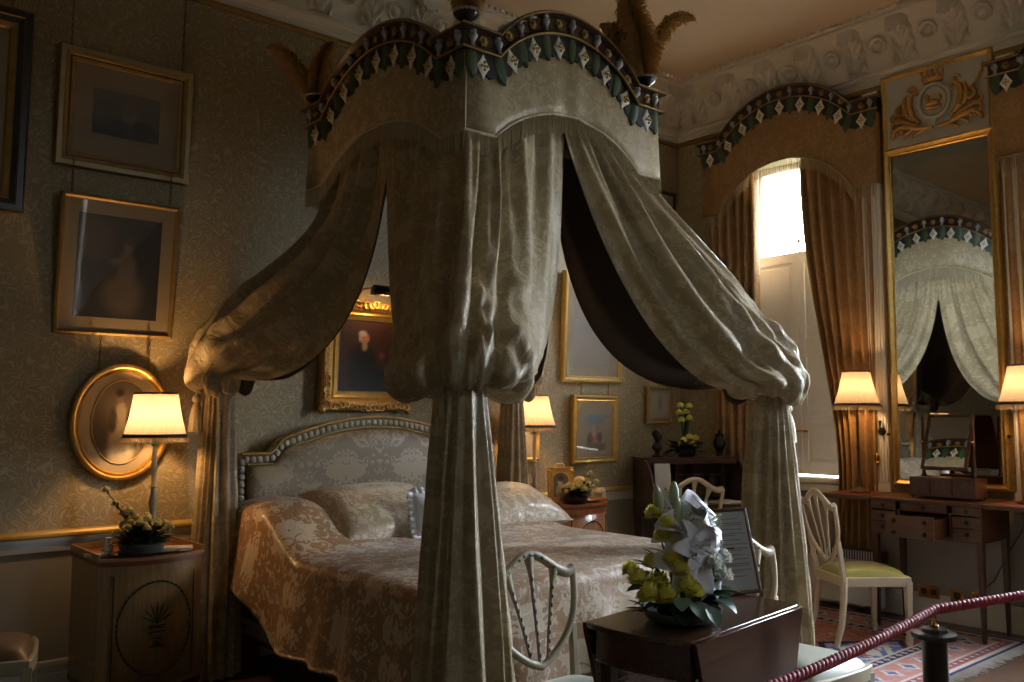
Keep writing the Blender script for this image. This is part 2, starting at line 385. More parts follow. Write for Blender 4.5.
# acanthus leaves and rosettes of the cornice
def cove_pt(axis, s, t, off):
    d, z = cove(t); a = t * PI / 2
    d += off * math.cos(a); z -= off * math.sin(a)
    return Vector((s, Y1 - d, z)) if axis == 'x' else Vector((X1 - d, s, z))
lf = MB()
def leaf_relief(axis, s0):
    P = []; nu, nv = 21, 21
    for i in range(nu):
        u = -1 + 2 * i / (nu - 1); row = []
        for j in range(nv):
            v = j / (nv - 1)
            w = .088 * (1 - .12 * v) * (1 + .08 * math.sin(v * 26)) * (1 if v < .86 else math.sqrt(max(0, 1 - ((v - .86) / .15) ** 2)) * .75 + .25)
            off = .018 + .06 * v ** 2 + .035 * sstep(.75, 1, v)
            off += .014 * max(0, 1 - abs(u) * 7) + .016 * math.sin((v * 5 - abs(u) * 1.8) * 5) * min(1, abs(u) * 3) - .012 * u * u + .012
            if abs(u) > .99 or v > .99: off = -.004
            row.append(cove_pt(axis, s0 + u * w, v * .93 - (.03 if v > .99 else 0), off))
        P.append(row)
    lf.grid(P, flip=(axis == 'y'))
def rosette(axis, s0):
    c = cove_pt(axis, s0, .38, 0); nrm = (cove_pt(axis, s0, .38, .01) - c).normalized()
    M = Matrix.Translation(c) @ nrm.to_track_quat('Z', 'Y').to_matrix().to_4x4()
    lf.lathe([(.068, -.01), (.068, .018), (.06, .032), (.05, .026), (.044, .008), (.036, .008), (.03, .022), (.02, .036), (.008, .04)], 18, M=M, rmod=lambda a, z: 1 + .06 * math.cos(8 * a))
k = 3.69
for i in range(-10, 4):
    leaf_relief('y', k + .375 * i); rosette('y', k + .375 * i - .19)
for i in range(-20, 1):
    leaf_relief('x', 6.06 + .375 * i); rosette('x', 6.06 + .375 * i - .19)
leaf_relief('x', 6.3)
lf.build('acanthus_relief', PLASTER, parent=cor, smooth=50)
dn = MB()
s = Y0 + .4
while s < Y1 - .35: dn.box((X1 - .325, s, 4.39), (.022, .03, .02)); s += .055
s = X0 + .4
while s < X1 - .35: dn.box((s, Y1 - .325, 4.39), (.03, .022, .02)); s += .055
dn.build('dentil_strip', PLASTER, parent=cor, smooth=0)
# chair rail and baseboard (interrupted at the windows on the right wall)
def run_profile(m, prof, a, b, mis=None):
    a = Vector(a); b = Vector(b); t = (b - a).normalized(); nrm = Vector((t.y, -t.x, 0))
    R = [[a + nrm * d + Vector((0, 0, z)), b + nrm * d + Vector((0, 0, z))] for d, z in prof]
    for i in range(len(prof) - 1):
        m.add([R[i][0], R[i][1], R[i + 1][1], R[i + 1][0]], [(3, 2, 1, 0)], mis[i] if mis else 0)
    for s in (0, 1): m.add([r[s] for r in R], [tuple(range(len(R))) if s else tuple(reversed(range(len(R))))], 0)
rail = [(0, .735), (.012, .735), (.014, .76), (.02, .775), (.026, .79), (.03, .805), (.036, .815), (.036, .828), (.028, .84), (0, .845)]
rm = [0, 0, 0, 0, 0, 1, 1, 1, 1]
base = [(0, 0), (.022, 0), (.022, .11), (.018, .115), (.018, .15), (.012, .165), (.006, .175), (0, .178)]
for side, segs in dict(back=[((X0, Y1), (X1, Y1))], right=[((X1, ys[0]), (X1, ys[1] + .09)), ((X1, 3.1), (X1, 2.4)), ((X1, ys[4] - .1), (X1, ys[5]))],
                       left=[((X0, Y0), (X0, Y1))], front=[((X1, Y0), (FWX + HW + .1, Y0)), ((FWX - HW - .1, Y0), (X0, Y0))]).items():
    m = MB()
    for a, b in segs: run_profile(m, rail, a + (0,), b + (0,), rm)
    struct(m.build({'back': 'trim_3', 'right': 'trim_4', 'left': 'trim_5', 'front': 'trim_6'}[side], [TRIMW, GOLDP], smooth=30))
    m = MB()
    full = dict(back=((X0, Y1), (X1, Y1)), right=((X1, Y1), (X1, Y0)), left=((X0, Y0), (X0, Y1)), front=((X1, Y0), (X0, Y0)))[side]
    run_profile(m, base, full[0] + (0,), full[1] + (0,))
    struct(m.build('baseboard_' + side, TRIMW, smooth=30))

# ------------------------------------------------------------------ windows
TINTED = glass_mat('dimmed_pane', (.46, .46, .46))  # glass darkened to weaken the daylight of the added front-wall window
def window(n, c, shut):
    root = bpy.data.objects.new('window_%d' % n, None); COL.objects.link(root); root['kind'] = 'structure'; root.location = (X1, c, WZ0)
    off = root.location
    xs = X1 + .36
    f = MB()
    for s in (-1, 1):
        f.b2(xs - .03, xs + .05, c + s * HW - (.06 if s > 0 else 0), c + s * HW + (0 if s > 0 else .06), WZ0, WZ1)
    f.b2(xs - .03, xs + .05, c - HW + .06, c + HW - .06, WZ0, WZ0 + .08); f.b2(xs - .03, xs + .05, c - HW + .06, c + HW - .06, WZ1 - .06, WZ1)
    f.b2(xs - .02, xs + .03, c - HW + .06, c + HW - .06, 2.26, 2.31)
    f.build('window_frame', TRIMW, root, 0, .004, off)
    for z0, z1 in ((WZ0 + .08, 2.26), (2.31, WZ1 - .06)):
        g = MB()
        for q in (1, 2): g.b2(xs - .01, xs + .02, c - HW + .06 + q * (2 * HW - .12) / 3 - .011, c - HW + .06 + q * (2 * HW - .12) / 3 + .011, z0, z1)
        g.b2(xs - .01, xs + .02, c - HW + .06, c + HW - .06, (z0 + z1) / 2 - .011, (z0 + z1) / 2 + .011)
        sh = g.build('sash', TRIMW, root, 0, 0, off)
        p = MB(); p.b2(xs + .003, xs + .007, c - HW + .06, c + HW - .06, z0, z1); p.build('pane', GLASS if shut != 'high' else TINTED, sh, 0, 0, off)
    # reveal lining, sill, architrave
    r = MB()
    r.b2(X1 - .04, xs, c - HW - .03, c + HW + .03, WZ0 - .02, WZ0 + .015)
    r.b2(X1 - .03, X1, c - HW - .09, c + HW + .09, WZ0 - .09, WZ0 - .02)
    r.build('sill', TRIMW, root, 0, .006, off)
    a = MB()
    for s in (-1, 1):
        y = c + s * (HW + .045)
        a.b2(X1 - .025, X1 + .001, y - .045, y + .045, WZ0 - .02, WZ1 + .09)
        a.b2(X1 - .04, X1 - .024, y + s * .02 - .012, y + s * .02 + .012, WZ0 - .02, WZ1 + .09)
        a.b2(X1 - .004, xs - .03, c + s * HW - s * .012 - .012, c + s * HW - s * .012 + .012, WZ0 + .015, WZ1)
    a.b2(X1 - .025, X1 + .001, c - HW, c + HW, WZ1, WZ1 + .09)
    a.build('architrave', TRIMW, root, 0, .005, off)
    if shut:
        xh = X1 + .15
        for s in (-1, 1):
            m = MB(); y0, y1 = (c + .0005, c + HW - .03) if s > 0 else (c - HW + .03, c - .0005)
            y0, y1 = y0 + .055, y1 + .055
            if s > 0: y1 = c + HW - .026
            z0, z1 = WZ0 + .03, 2.80 if shut is True else 3.02
            m.b2(xh, xh + .018, y0, y1, z0, z1)
            st = .055
            for a_, b_ in ((y0, y0 + st), (y1 - st, y1)): m.b2(xh - .012, xh + .001, a_, b_, z0, z1)
            rails = [z0, 1.36, 1.92, z1 - .09]; hs = [.10, .07, .16, .09]
            for z, h in zip(rails, hs): m.b2(xh - .012, xh + .001, y0 + st, y1 - st, z, z + h)
            for q in range(3):
                za, zb = rails[q] + hs[q], rails[q + 1]
                m.b2(xh - .005, xh + .001, y0 + st + .025, y1 - st - .025, za + .03, zb - .03)
            o = m.build('shutter', SHUT, root, 0, .003, off)
            kb = MB(); yk = y0 + .03 if s > 0 else y1 - .03
            for z in (1.31, 1.83): kb.tube([(xh - .012, yk, z), (xh - .024, yk, z), (xh - .034, yk, z)], [.006, .008, .012], 10)
            kb.build('shutter_knob', BRASS, o, 40, 0, off)
        lb = MB(); lb.b2(xh - .022, xh - .012, c + .0, c + .11, 1.30, 1.318); lb.build('latch_bar', BRASS, root, 0, .003, off)
    # portal: lets the renderer sample the sky through this opening
    L = bpy.data.lights.new('sky_portal', 'AREA'); L.shape = 'RECTANGLE'; L.size = 2 * HW; L.size_y = WZ1 - WZ0
    L.cycles.is_portal = True; L.energy = 1
    lo = bpy.data.objects.new('sky_portal', L); COL.objects.link(lo); lo.parent = root; lo.location = (xs + .06 - off.x, 0, (WZ0 + WZ1) / 2 - off.z)
    lo.rotation_euler = Vector((-1, 0, 0)).to_track_quat('-Z', 'Y').to_euler()
    return root
for i, (c, nm) in enumerate(WINS): window(i + 1, c, nm == 'A')
wr_ = window(3, 0, 'high'); wr_.location = (FWX, Y0, WZ0); wr_.rotation_euler = (0, 0, -PI / 2)  # unseen window added for daylight from behind; tall shutters and dark panes weaken it
# fluted pilasters either side of the pier glass
for i, y in enumerate((3.235, 2.27)):
    m = MB(); m.b2(X1 - .05, X1, y - .05, y + .05, .85, 3.9)
    for q in range(4): m.tube([(X1 - .05, y - .036 + q * .024, .95), (X1 - .05, y - .036 + q * .024, 3.8)], .0085, 8)
    m.b2(X1 - .06, X1, y - .06, y + .06, .85, .93); m.b2(X1 - .06, X1, y - .06, y + .06, 3.82, 3.9)
    struct(m.build('trim_%d' % (7 + i), TRIMW, smooth=40))
# ------------------------------------------------------------------ sky
w = bpy.data.worlds.new('sky'); SC.world = w; w.use_nodes = True; nt = w.node_tree; nt.nodes.clear()
out = N(nt, 'ShaderNodeOutputWorld'); bg = N(nt, 'ShaderNodeBackground'); nt.links.new(bg.outputs[0], out.inputs[0])
tc = N(nt, 'ShaderNodeTexCoord'); sp = N(nt, 'ShaderNodeSeparateXYZ'); nt.links.new(tc.outputs['Generated'], sp.inputs[0])
cr = N(nt, 'ShaderNodeValToRGB'); e = cr.color_ramp.elements
e[0].position = .0; e[0].color = (.10, .11, .09, 1); e[1].position = .06; e[1].color = (.78, .88, 1.0, 1)
nt.links.new(sp.outputs['Z'], cr.inputs[0]); nt.links.new(cr.outputs[0], bg.inputs['Color']); bg.inputs['Strength'].default_value = 75.0
def bulb(loc, power, col=(1, .62, .28), r=.03):
    L = bpy.data.lights.new('bulb', 'POINT'); L.energy = power; L.color = col; L.shadow_soft_size = r
    o = bpy.data.objects.new('bulb', L); COL.objects.link(o); o.location = loc; return o
# ================================================================== BED
BC = Vector((3.127, 3.945, 0)); KX, KY = .68, .755; PX, PYF, PYB = 1.043, 1.208, .985
bed = thing('canopy_bed', 'tall four-poster bed with domed painted cornice, feather plumes and gold silk draperies', 'bed', BC)
ZT, BH = 3.27, .126                                   # top of the cornice at the corners, band height
def arch(s, L, c=.494, h=.236):
    """height of the arched cornice at signed distance s from the middle of a side of half-length L"""
    c = L - .186
    if abs(s) >= c: return 0.0
    R = (c * c + h * h) / (2 * h)
    return math.sqrt(R * R - s * s) - (R - h)
def arch_path(L, n=72, c=None):
    c = L - .186
    ss = [-L, -c - .0005] + [c * math.sin(PI * (i / n - .5)) for i in range(n + 1)] + [c + .0005, L]
    return ss
def cornice_side(parent, O, u, nrm, L, zt, bh, nd, cname, h=.236, scale=1.0, flat_back=False):
    """one painted side: band following the arch, scalloped black ground with green leaves and diamonds, rosettes and silver urns"""
    O = Vector(O); u = Vector(u); nrm = Vector(nrm); Z = Vector((0, 0, 1)); off = parent.get('_off', None); off = Vector(off) if off is not None else Vector((0, 0, 0))
    f = lambda s: arch(s, L, h=h)
    ss = arch_path(L)
    pt = lambda s, z, d: O + u * (s + (d if s >= L else (-d if s <= -L else 0))) + nrm * d + Z * z
    # band cross-section (d, z below the top)
    sec = [(-.03, 0), (.035, 0), (.045, -.008), (.045, -.02), (.03, -.028), (.016, -.034), (.014, -bh + .03), (.02, -bh + .02), (.034, -bh + .012), (.034, -bh), (-.03, -bh)]
    m = MB()
    P = [[pt(s, zt + f(s) + z, d) for d, z in sec] for s in ss]
    P = [r + [r[0]] for r in P]
    m.grid(P, flip=False)
    m.add(P[0][:-1], [tuple(range(len(sec)))]); m.add(P[-1][:-1], [tuple(reversed(range(len(sec))))])
    band = m.build(cname, CORNDARK, parent, 35, 0, off)
    g = MB()
    for zz, r, d in ((-bh + .006, .007, .036), (-.014, .004, .046)): g.tube([pt(s, zt + f(s) + zz, d) for s in ss], r * .75, 8)
    g.build('gilt_moulding', OLDGOLD, band, 50, 0, off)
    # arc length table
    al = [0.0]
    fine = [-L + 2 * L * i / 400 for i in range(401)]
    for a, b in zip(fine, fine[1:]): al.append(al[-1] + math.hypot(b - a, f(b) - f(a)))
    T = al[-1]
    def at(q):
        q = min(max(q, 0), T)
        for i in range(400):
            if al[i + 1] >= q:
                t = (q - al[i]) / max(1e-9, al[i + 1] - al[i]); return lerp(fine[i], fine[i + 1], t)
        return L
    # black scalloped ground
    step = T / (nd); plen = .135 * scale
    def slope(s):
        e = .03; return math.atan2(f(min(L, s + e)) - f(max(-L, s - e)), 2 * e)
    def frame(s, k=.55):
        a = slope(s) * k
        return (u * math.cos(a) + Z * math.sin(a), -Z * math.cos(a) + u * math.sin(a))
    gm = MB(); n = nd * 8
    top = []; bot = []
    for i in range(n + 1):
        q = T * i / n; s = at(q); ph = (q / step) % .5 / .5
        dip = .075 * scale + .04 * scale * math.sin(PI * ph)
        a, dn_ = frame(s)
        b = pt(s, zt + f(s) - bh + .004, .004)
        top.append(b); bot.append(b + dn_ * dip)
    fr = [p + nrm * .012 for p in top]; fb = [p + nrm * .012 for p in bot]
    gm.grid([[t, fb_ if False else t + nrm * .012, b + nrm * .012, b, t] for t, b, fb_ in zip(top, bot, fb)])
    gm.build('scalloped_ground', SCALLOP, band, 0, 0, off)
    for k in range(2 * nd + 1):
        q = step * k / 2; s = at(min(max(q, .03), T - .03)); a, dn_ = frame(s); b = pt(s, zt + f(s) - bh + .004, .018)
        if k % 2 == 0:      # leaf
            w = .036 * scale; pts = []
            for t in (0, .15, .35, .55, .75, .9, 1): pts.append((t, [.8, .95, 1, .95, .75, .42, .05][[0, .15, .35, .55, .75, .9, 1].index(t)]))
            P = [[b - a * w * ww + dn_ * plen * t - nrm * .006, b - a * w * .5 * ww + dn_ * plen * t + nrm * .007, b + dn_ * plen * t + nrm * .003, b + a * w * .5 * ww + dn_ * plen * t + nrm * .007, b + a * w * ww + dn_ * plen * t - nrm * .006] for t, ww in pts]
            x = MB(); x.grid(P, flip=True); x.build('leaf_pendant', LEAFGREEN, band, 60, 0, off)
        else:
            hh, ww = .066 * scale, .041 * scale; c = b + dn_ * (plen * .48)
            def star(r, n_=4, pinch=.9):
                pts = []
                for j in range(16):
                    t = j / 16 * 4; i0 = int(t); fr_ = t - i0
                    cs = [(0, hh), (ww, 0), (0, -hh), (-ww, 0), (0, hh)]
                    px = lerp(cs[i0][0], cs[i0 + 1][0], fr_); py = lerp(cs[i0][1], cs[i0 + 1][1], fr_)
                    p_ = 1 - (1 - pinch) * math.sin(PI * fr_); pts.append((px * r * p_, py * r * p_))
                return pts
            x = MB(); ring = star(1); x.prism(ring, -.010, c + nrm * .0, a, -dn_, 0)
            dia = x.build('diamond_pendant', DIAWHITE, band, 0, .002, off)
            y = MB()
            for ax_, ay_ in ((0, .45), (0, -.45), (.42, 0), (-.42, 0), (0, 0)):
                y.sphere(c + a * ax_ * ww * .9 - dn_ * ay_ * hh * .62 + nrm * .012, .0075 * scale, 8, 6, s=(1, 1, 1))
            y.build('gilt_flower', GOLDP, dia, 60, 0, off) if False else y.build('gilt_flower', GOLDP, band, 60, 0, off)
        # ornaments on the band above
        c = pt(s, zt + f(s) - bh * .52, .018)
        M = Matrix.Translation(c) @ Matrix((tuple(a) + (0,), tuple(nrm) + (0,), tuple(-dn_) + (0,), (0, 0, 0, 1))).transposed()
        x = MB()
        if k % 2 == 0:
            x.lathe([(.004, -.042), (.016, -.038), (.008, -.026), (.012, -.012), (.024, .008), (.022, .018), (.012, .024), (.02, .03), (.018, .042), (.004, .046)], 12, M=M @ Matrix.Scale(scale, 4))
            x.build('silver_urn', SILVER, band, 60, 0, off)
        else:
            M2 = M @ Matrix.Rotation(-PI / 2, 4, 'X') @ Matrix.Scale(scale, 4)
            x.lathe([(.026, -.004), (.024, .006), (.016, .004), (.01, .012), (.002, .014)], 16, M=M2, rmod=lambda a_, z: 1 + .16 * math.cos(6 * a_))
            x.build('gilt_rosette', OLDGOLD, band, 60, 0, off)
    return band
def fringe_strip(m, pts, nrm, length, w=.0075, gap=.0125, jit=.12):
    """hanging strands along a polyline"""
    acc = 0; last = Vector(pts[0])
    for a, b in zip(pts, pts[1:]):
        a = Vector(a); b = Vector(b); L = (b - a).length; t = 0
        while acc + (L - t) >= gap:
            t += gap - acc; acc = 0
            p = a + (b - a) * (t / L); d = Vector((b.x - a.x, b.y - a.y, 0)).normalized()
            l = length * (1 - jit * random.random()); sw = random.uniform(-.25, .25) * .02; nn = Vector(nrm) if not callable(nrm) else nrm(p)
            o = nn * random.uniform(.0, .006)
            q0, q1, q2 = p + o, p + o - Vector((0, 0, l * .6)) + d * sw * .5 + nn * .003, p + o - Vector((0, 0, l)) + d * sw
            hw = d * w / 2
            m.add([q0 - hw, q0 + hw, q0 + nn * .004, q1 - hw, q1 + hw, q1 + nn * .004, q2 - hw * .8, q2 + hw * .8, q2 + nn * .003],
                  [(0, 2, 5, 3), (2, 1, 4, 5), (3, 5, 8, 6), (5, 4, 7, 8), (1, 0, 3, 4), (4, 3, 6, 7)])
        acc += L - t
def valance_side(parent, O, u, nrm, L, ztop, zc, h, fr, fabric, frmat, name='valance', off=None, uvo=0, ripple=.006):
    """band of cloth under the cornice, its lower edge following the arch, with cord and fringe"""
    O = Vector(O); u = Vector(u); nrm = Vector(nrm); Z = Vector((0, 0, 1)); f = lambda s: arch(s, L, h=h)
    ss = arch_path(L, 60); P = []; UV = []
    f2 = lambda s: arch(s, L, h=.236) if h != 0 else 0
    for s in ss:
        row = []; uvr = []
        zb = zc + f(s)
        zt = ztop + f2(s)
        for j in range(9):
            t = j / 8; z = lerp(zt, zb, t)
            d = .0 + .012 * t + ripple * math.sin(s * 21 + math.sin(s * 9) * 2) * t
            row.append(O + u * s + nrm * d + Z * z); uvr.append((s + uvo, z))
        P.append(row); UV.append(uvr)
    m = MB(); m.grid(P, uv=UV)
    o = m.build(name, fabric, parent, 180, 0, off)
    sd = o.modifiers.new('thick', 'SOLIDIFY'); sd.thickness = .006; sd.offset = -1
    pts = [r[-1] + nrm * .004 for r in P]
    fm = MB(); fm.tube(pts, .008, 8)
    fringe_strip(fm, pts, nrm, fr)
    fo = fm.build('fringe', frmat, o, 0, 0, off)
    return o
bed['_off'] = tuple(BC)
sides = {'front': ((BC.x, BC.y - KY, 0), (1, 0, 0), (0, -1, 0), KX, 8), 'left': ((BC.x - KX, BC.y, 0), (0, -1, 0), (-1, 0, 0), KY, 9),
         'back': ((BC.x, BC.y + KY, 0), (-1, 0, 0), (0, 1, 0), KX, 8), 'right': ((BC.x + KX, BC.y, 0), (0, 1, 0), (1, 0, 0), KY, 9)}
for k, (O, u, n, L, nd) in sides.items():
    cornice_side(bed, O, u, n, L, ZT, BH, nd, 'cornice_board')
    valance_side(bed, Vector(O) + Vector(n) * -.005, u, n, L + .008, ZT - .06, 2.765, .205, .105, VALANCE, FRINGE, off=BC, uvo=KX if k == 'left' else 0)
m = MB(); m.b2(BC.x - KX + .02, BC.x + KX - .02, BC.y - KY + .02, BC.y + KY - .02, 3.10, 3.14)
m.build('tester_board', LINING, bed, 0, 0, BC)
# ---- ostrich plumes on the four corners
def feather(m, base, dirv, length, curl, width, seed, bendaxis=None):
    r = random.Random(seed); base = Vector(base); d = Vector(dirv).normalized()
    ax = Vector(bendaxis) if bendaxis else d.cross(Vector((0, 0, 1))).normalized()
    pts = []; p = base.copy(); n = 46; step = length / n
    for i in range(n + 1):
        t = i / n; pts.append((p.copy(), d.copy()))
        d = (Matrix.Rotation(curl * (.12 + 3.7 * t ** 3.4) / n, 3, ax) @ d).normalized(); p = p + d * step
    m.tube([q for q, _ in pts], [.006 * (1 - .8 * i / n) for i in range(n + 1)], 6)
    for i in range(3, n + 1):
        p, d = pts[i]; t = i / n; s = ax.cross(d).normalized()
        w = width * (math.sin(PI * min(1, .12 + t * .92)) ** .55) * (1 if t < .9 else .85)
        for q in range(15):
            for sg in (-1, 1):
                side = (ax * sg * r.uniform(.3, 1) + s * r.uniform(-1.0, 1.0)).normalized()
                l = w * r.uniform(.6, 1.1); fwd = d * l * r.uniform(.0, .5); drop = Vector((0, 0, -l * r.uniform(.25, .8)))
                st = p + d * step * r.uniform(-.6, .6)
                a = st + side * l * .45 + fwd * .5; b = st + side * l * .85 + fwd + drop * .5; c = st + side * l + fwd * .9 + drop
                hw = d * .0055
                m.add([st - hw, st + hw, a - hw, a + hw, b - hw * .8, b + hw * .8, c], [(0, 1, 3, 2), (2, 3, 5, 4), (4, 5, 6)])
def plume(cx, cy, fe, zb):
    m = MB(); m.lathe([(.03, 0), (.034, .008), (.022, .02), (.03, .03), (.052, .045), (.06, .058), (.058, .068), (.05, .072), (.045, .06)], 20, (cx, cy, zb))
    for k in range(16): m.sphere((cx + .058 * math.cos(k * PI / 8), cy + .058 * math.sin(k * PI / 8), zb + .068), .0085, 6, 5)
    cup = m.build('plume', [BLACKW], bed, 40, 0, BC)
    b = MB(); b.tube([(cx + .06 * math.cos(k * PI / 12), cy + .06 * math.sin(k * PI / 12), zb + .068) for k in range(24)], .007, 6, closed=True); b.build('cup_rim', SILVER, cup, 50, 0, BC)
    for i, (d, L, cu, w, ax) in enumerate(fe):
        f = MB(); feather(f, (cx + d[0] * .02, cy + d[1] * .02, zb + .045), d, L, cu, w, i * 7 + int(cx * 100), ax)
        f.build('feather', FEATHER, cup, 0, 0, BC)
RT = Vector((.759, -.651, 0)); FWD = Vector((.651, .759, 0))      # seen from the room: right and away
e = .02
def scr(a, b, c): return tuple(RT * a + FWD * b + Vector((0, 0, c)))
fw_, bk_ = tuple(FWD), tuple(-FWD)
plume(BC.x - KX + e, BC.y + KY - e, [(scr(-.42, 0, 1), .50, 2.0, .075, bk_), (scr(.10, -.05, 1), .40, 1.0, .085, fw_), (scr(0, .4, 1), .42, 1.2, .08, tuple(-RT))], ZT)
plume(BC.x + KX - .065, BC.y - KY + e, [(scr(.17, .05, 1), .60, 2.9, .065, fw_), (scr(-.10, -.05, 1), .56, .8, .135, bk_), (scr(-.3, .2, 1), .5, 1.4, .085, bk_)], ZT)
plume(BC.x - KX + e, BC.y - KY + e, [(scr(-.12, -.05, 1), .55, 1.2, .09, bk_), (scr(.15, .05, 1), .55, 1.4, .09, fw_), (scr(0, .3, 1), .5, 1.3, .085, tuple(-RT))], ZT)
plume(BC.x + KX - e, BC.y + KY - e, [(scr(.3, .1, 1), .5, 1.8, .08, fw_), (scr(-.15, 0, 1), .5, 1.0, .085, bk_), (scr(.0, .4, 1), .48, 1.3, .08, tuple(-RT))], ZT)
# ---- corner draperies
def bez(p0, p1, p2, p3, t):
    a = 1 - t
    return p0 * a ** 3 + p1 * 3 * a * a * t + p2 * 3 * a * t * t + p3 * t ** 3
def hash1(x): return (math.sin(x * 127.1) * 43758.5453) % 1
def vnoise(x, y):
    xi, yi = math.floor(x), math.floor(y); fx, fy = x - xi, y - yi; fx = fx * fx * (3 - 2 * fx); fy = fy * fy * (3 - 2 * fy)
    h = lambda a, b: hash1(a * 1.7 + b * 57.3 + 3.1)
    return lerp(lerp(h(xi, yi), h(xi + 1, yi), fx), lerp(h(xi, yi + 1), h(xi + 1, yi + 1), fx), fy) - .5
def corner_drape(sx, sy, seed):
    P = Vector((BC.x + sx * (PX if sy < 0 else 1.10), BC.y + (PYB if sy > 0 else -PYF), 1.64 if sy > 0 else 1.585))
    K = Vector((BC.x + sx * (KX - .065), BC.y + sy * (KY - .065), 0)); A = Vector((BC.x - sx * .02, K.y, 0)); B = Vector((K.x, BC.y - sy * .02, 0))
    if sy > 0: A = K + (A - K) * .42
    out_a = math.atan2(P.y - BC.y, P.x - BC.x); out = Vector((math.cos(out_a), math.sin(out_a), 0))
    cr_ = out.x * (A.y - K.y) - out.y * (A.x - K.x); sg = 1 if cr_ > 0 else -1      # side on which A lies
    wall = sy > 0
    nu, nv = 150, 74; G = []; UV = []; base = []
    lenA, lenB = (A - K).length, (B - K).length
    for i in range(nu):
        u = -1 + 2 * i / (nu - 1); w = abs(u)
        T = lerp(K, A, w) if u < 0 else lerp(K, B, w)
        L = KX if u < 0 else KY
        s = L * (1 - w) if u < 0 else L * (1 - w)
        T = T.copy(); T.z = 2.79 + arch(s, L, h=.205) + .03
        phi = out_a - sg * u * (2.45) if True else 0
        phi = out_a + sg * (-u) * 2.45
        rE = lerp(.18, .30, sstep(.1, .7, w)) if not wall else lerp(.15, .21, sstep(.15, .8, w))
        E = P + Vector((math.cos(phi) * rE, math.sin(phi) * rE, .0))
        E.z = P.z + lerp(.06, -.0, sstep(0, .8, w))
        k = w ** 1.7
        drop = T.z - E.z
        m1 = T + (E - T) * .34 + Vector((0, 0, -.02)); m2 = T + (E - T) * .70 + out * .03 + Vector((0, 0, .02))
        dE = Vector((E.x - T.x, E.y - T.y, 0))
        if wall: m1 = T + dE * .05 + Vector((0, 0, -.58 * drop)); m2 = T + dE * .88 + Vector((0, 0, -.46 * drop))
        else: m2 = m2 + Vector((0, 0, .05))
        e1 = T + dE * .04 + Vector((0, 0, -drop * .74)); e2 = T + dE * .42 + Vector((0, 0, -drop * 1.04))
        if sx > 0 and not wall and u < 0: e1 = T + dE * .16 + Vector((0, 0, -drop * .40)); e2 = T + dE * .55 + Vector((0, 0, -drop * .98))
        p1 = lerp(m1, e1, k); p2 = lerp(m2, e2, k)
        row = []
        for j in range(nv):
            v = j / (nv - 1)
            if v < .84:
                t = v / .84; q = bez(T, p1, p2, E, t ** .92)
            else:
                t = (v - .84) / .16; a = t * PI / 2
                rr = lerp(rE, .075, 1 - math.cos(a) if False else t ** 1.4)
                q = Vector((P.x + math.cos(phi) * rr, P.y + math.sin(phi) * rr, lerp(E.z, P.z + .0, t) - (.075 + .03 * vnoise(u * 3 + seed, 1)) * math.sin(PI * min(1, t * .9 + .04))))
            row.append(q)
        base.append(row)
    ii, jj = nu // 2, int(nv * .3)
    nn = (base[ii + 1][jj] - base[ii - 1][jj]).cross(base[ii][jj + 1] - base[ii][jj - 1]); SG = 1 if nn.dot(out) > 0 else -1
    # displace along normals: folds that gather towards the tie, plus silk wrinkles in the swag
    for i in range(nu):
        u = -1 + 2 * i / (nu - 1); row = []; uvr = []
        for j in range(nv):
            v = j / (nv - 1); p = base[i][j]
            du = base[min(nu - 1, i + 1)][j] - base[max(0, i - 1)][j]; dv = base[i][min(nv - 1, j + 1)] - base[i][max(0, j - 1)]
            n = du.cross(dv)
            n = n.normalized() if n.length > 1e-9 else Vector((0, 0, 1))
            n = n * SG
            ph = u * 3.1 + .35 * math.sin(u * 4.2 + seed) + .22 * math.sin(v * 2.4 + seed * 2)
            sn = math.sin(2 * PI * ph); fold = sn * .8 + .2 * math.sin(4 * PI * ph + seed)
            fine = math.sin(2 * PI * (u * 8.3 + .5 * math.sin(u * 5 + seed)))
            edge = 1 - sstep(.86, 1, abs(u))
            amp = (.040 if not wall else .062) * (1 - .72 * sstep(.5, .92, v)) * (.55 + .45 * sstep(0, .25, v)) * edge
            d = fold * amp + fine * .014 * edge * (1 - sstep(.15, .6, v))
            wr = sstep(.3, .75, v) * (1 - sstep(.92, 1, v)) * (.35 + .65 * edge)
            d += wr * .060 * vnoise(u * 4 + seed * 3, v * 4) + wr * .045 * vnoise(u * 10 + v * 6 + seed, v * 12 - u * 4) + wr * .022 * vnoise(u * 24 - v * 8, v * 22 + u * 9)
            q = p + n * d
            if wall: q.y = min(q.y, Y1 - .03)
            row.append(q); uvr.append((u * .75, (1 - v) * 1.5))
        G.append(row); UV.append(uvr)
    m = MB(); m.grid(G, uv=UV); dr = m.build('drapery', DRAPE, bed, 180, 0, BC)
    # lining, a little inside
    cen = Vector((BC.x, BC.y, 0)); LG = []
    for i in range(0, nu):
        u = -1 + 2 * i / (nu - 1); row = []; edge = 1 - sstep(.86, 1, abs(u))
        for j in range(0, int(nv * .75)):
            v = j / (nv - 1); p = base[i][j]; i0, i1, j0, j1 = max(0, i - 1), min(nu - 1, i + 1), max(0, j - 1), min(nv - 1, j + 1)
            n = (base[i1][j] - base[i0][j]).cross(base[i][j1] - base[i][j0]); n = n.normalized() if n.length > 1e-9 else Vector((0, 0, 1))
            n = n * SG
            q = p - n * (.012 + (.065 + .03 * sstep(.3, .75, v)) * edge)
            if wall: q.y = min(q.y, Y1 - .035)
            row.append(q)
        LG.append(row)
    lm = MB(); lm.grid(LG); lm.build('lining', LINING, dr, 180, 0, BC)
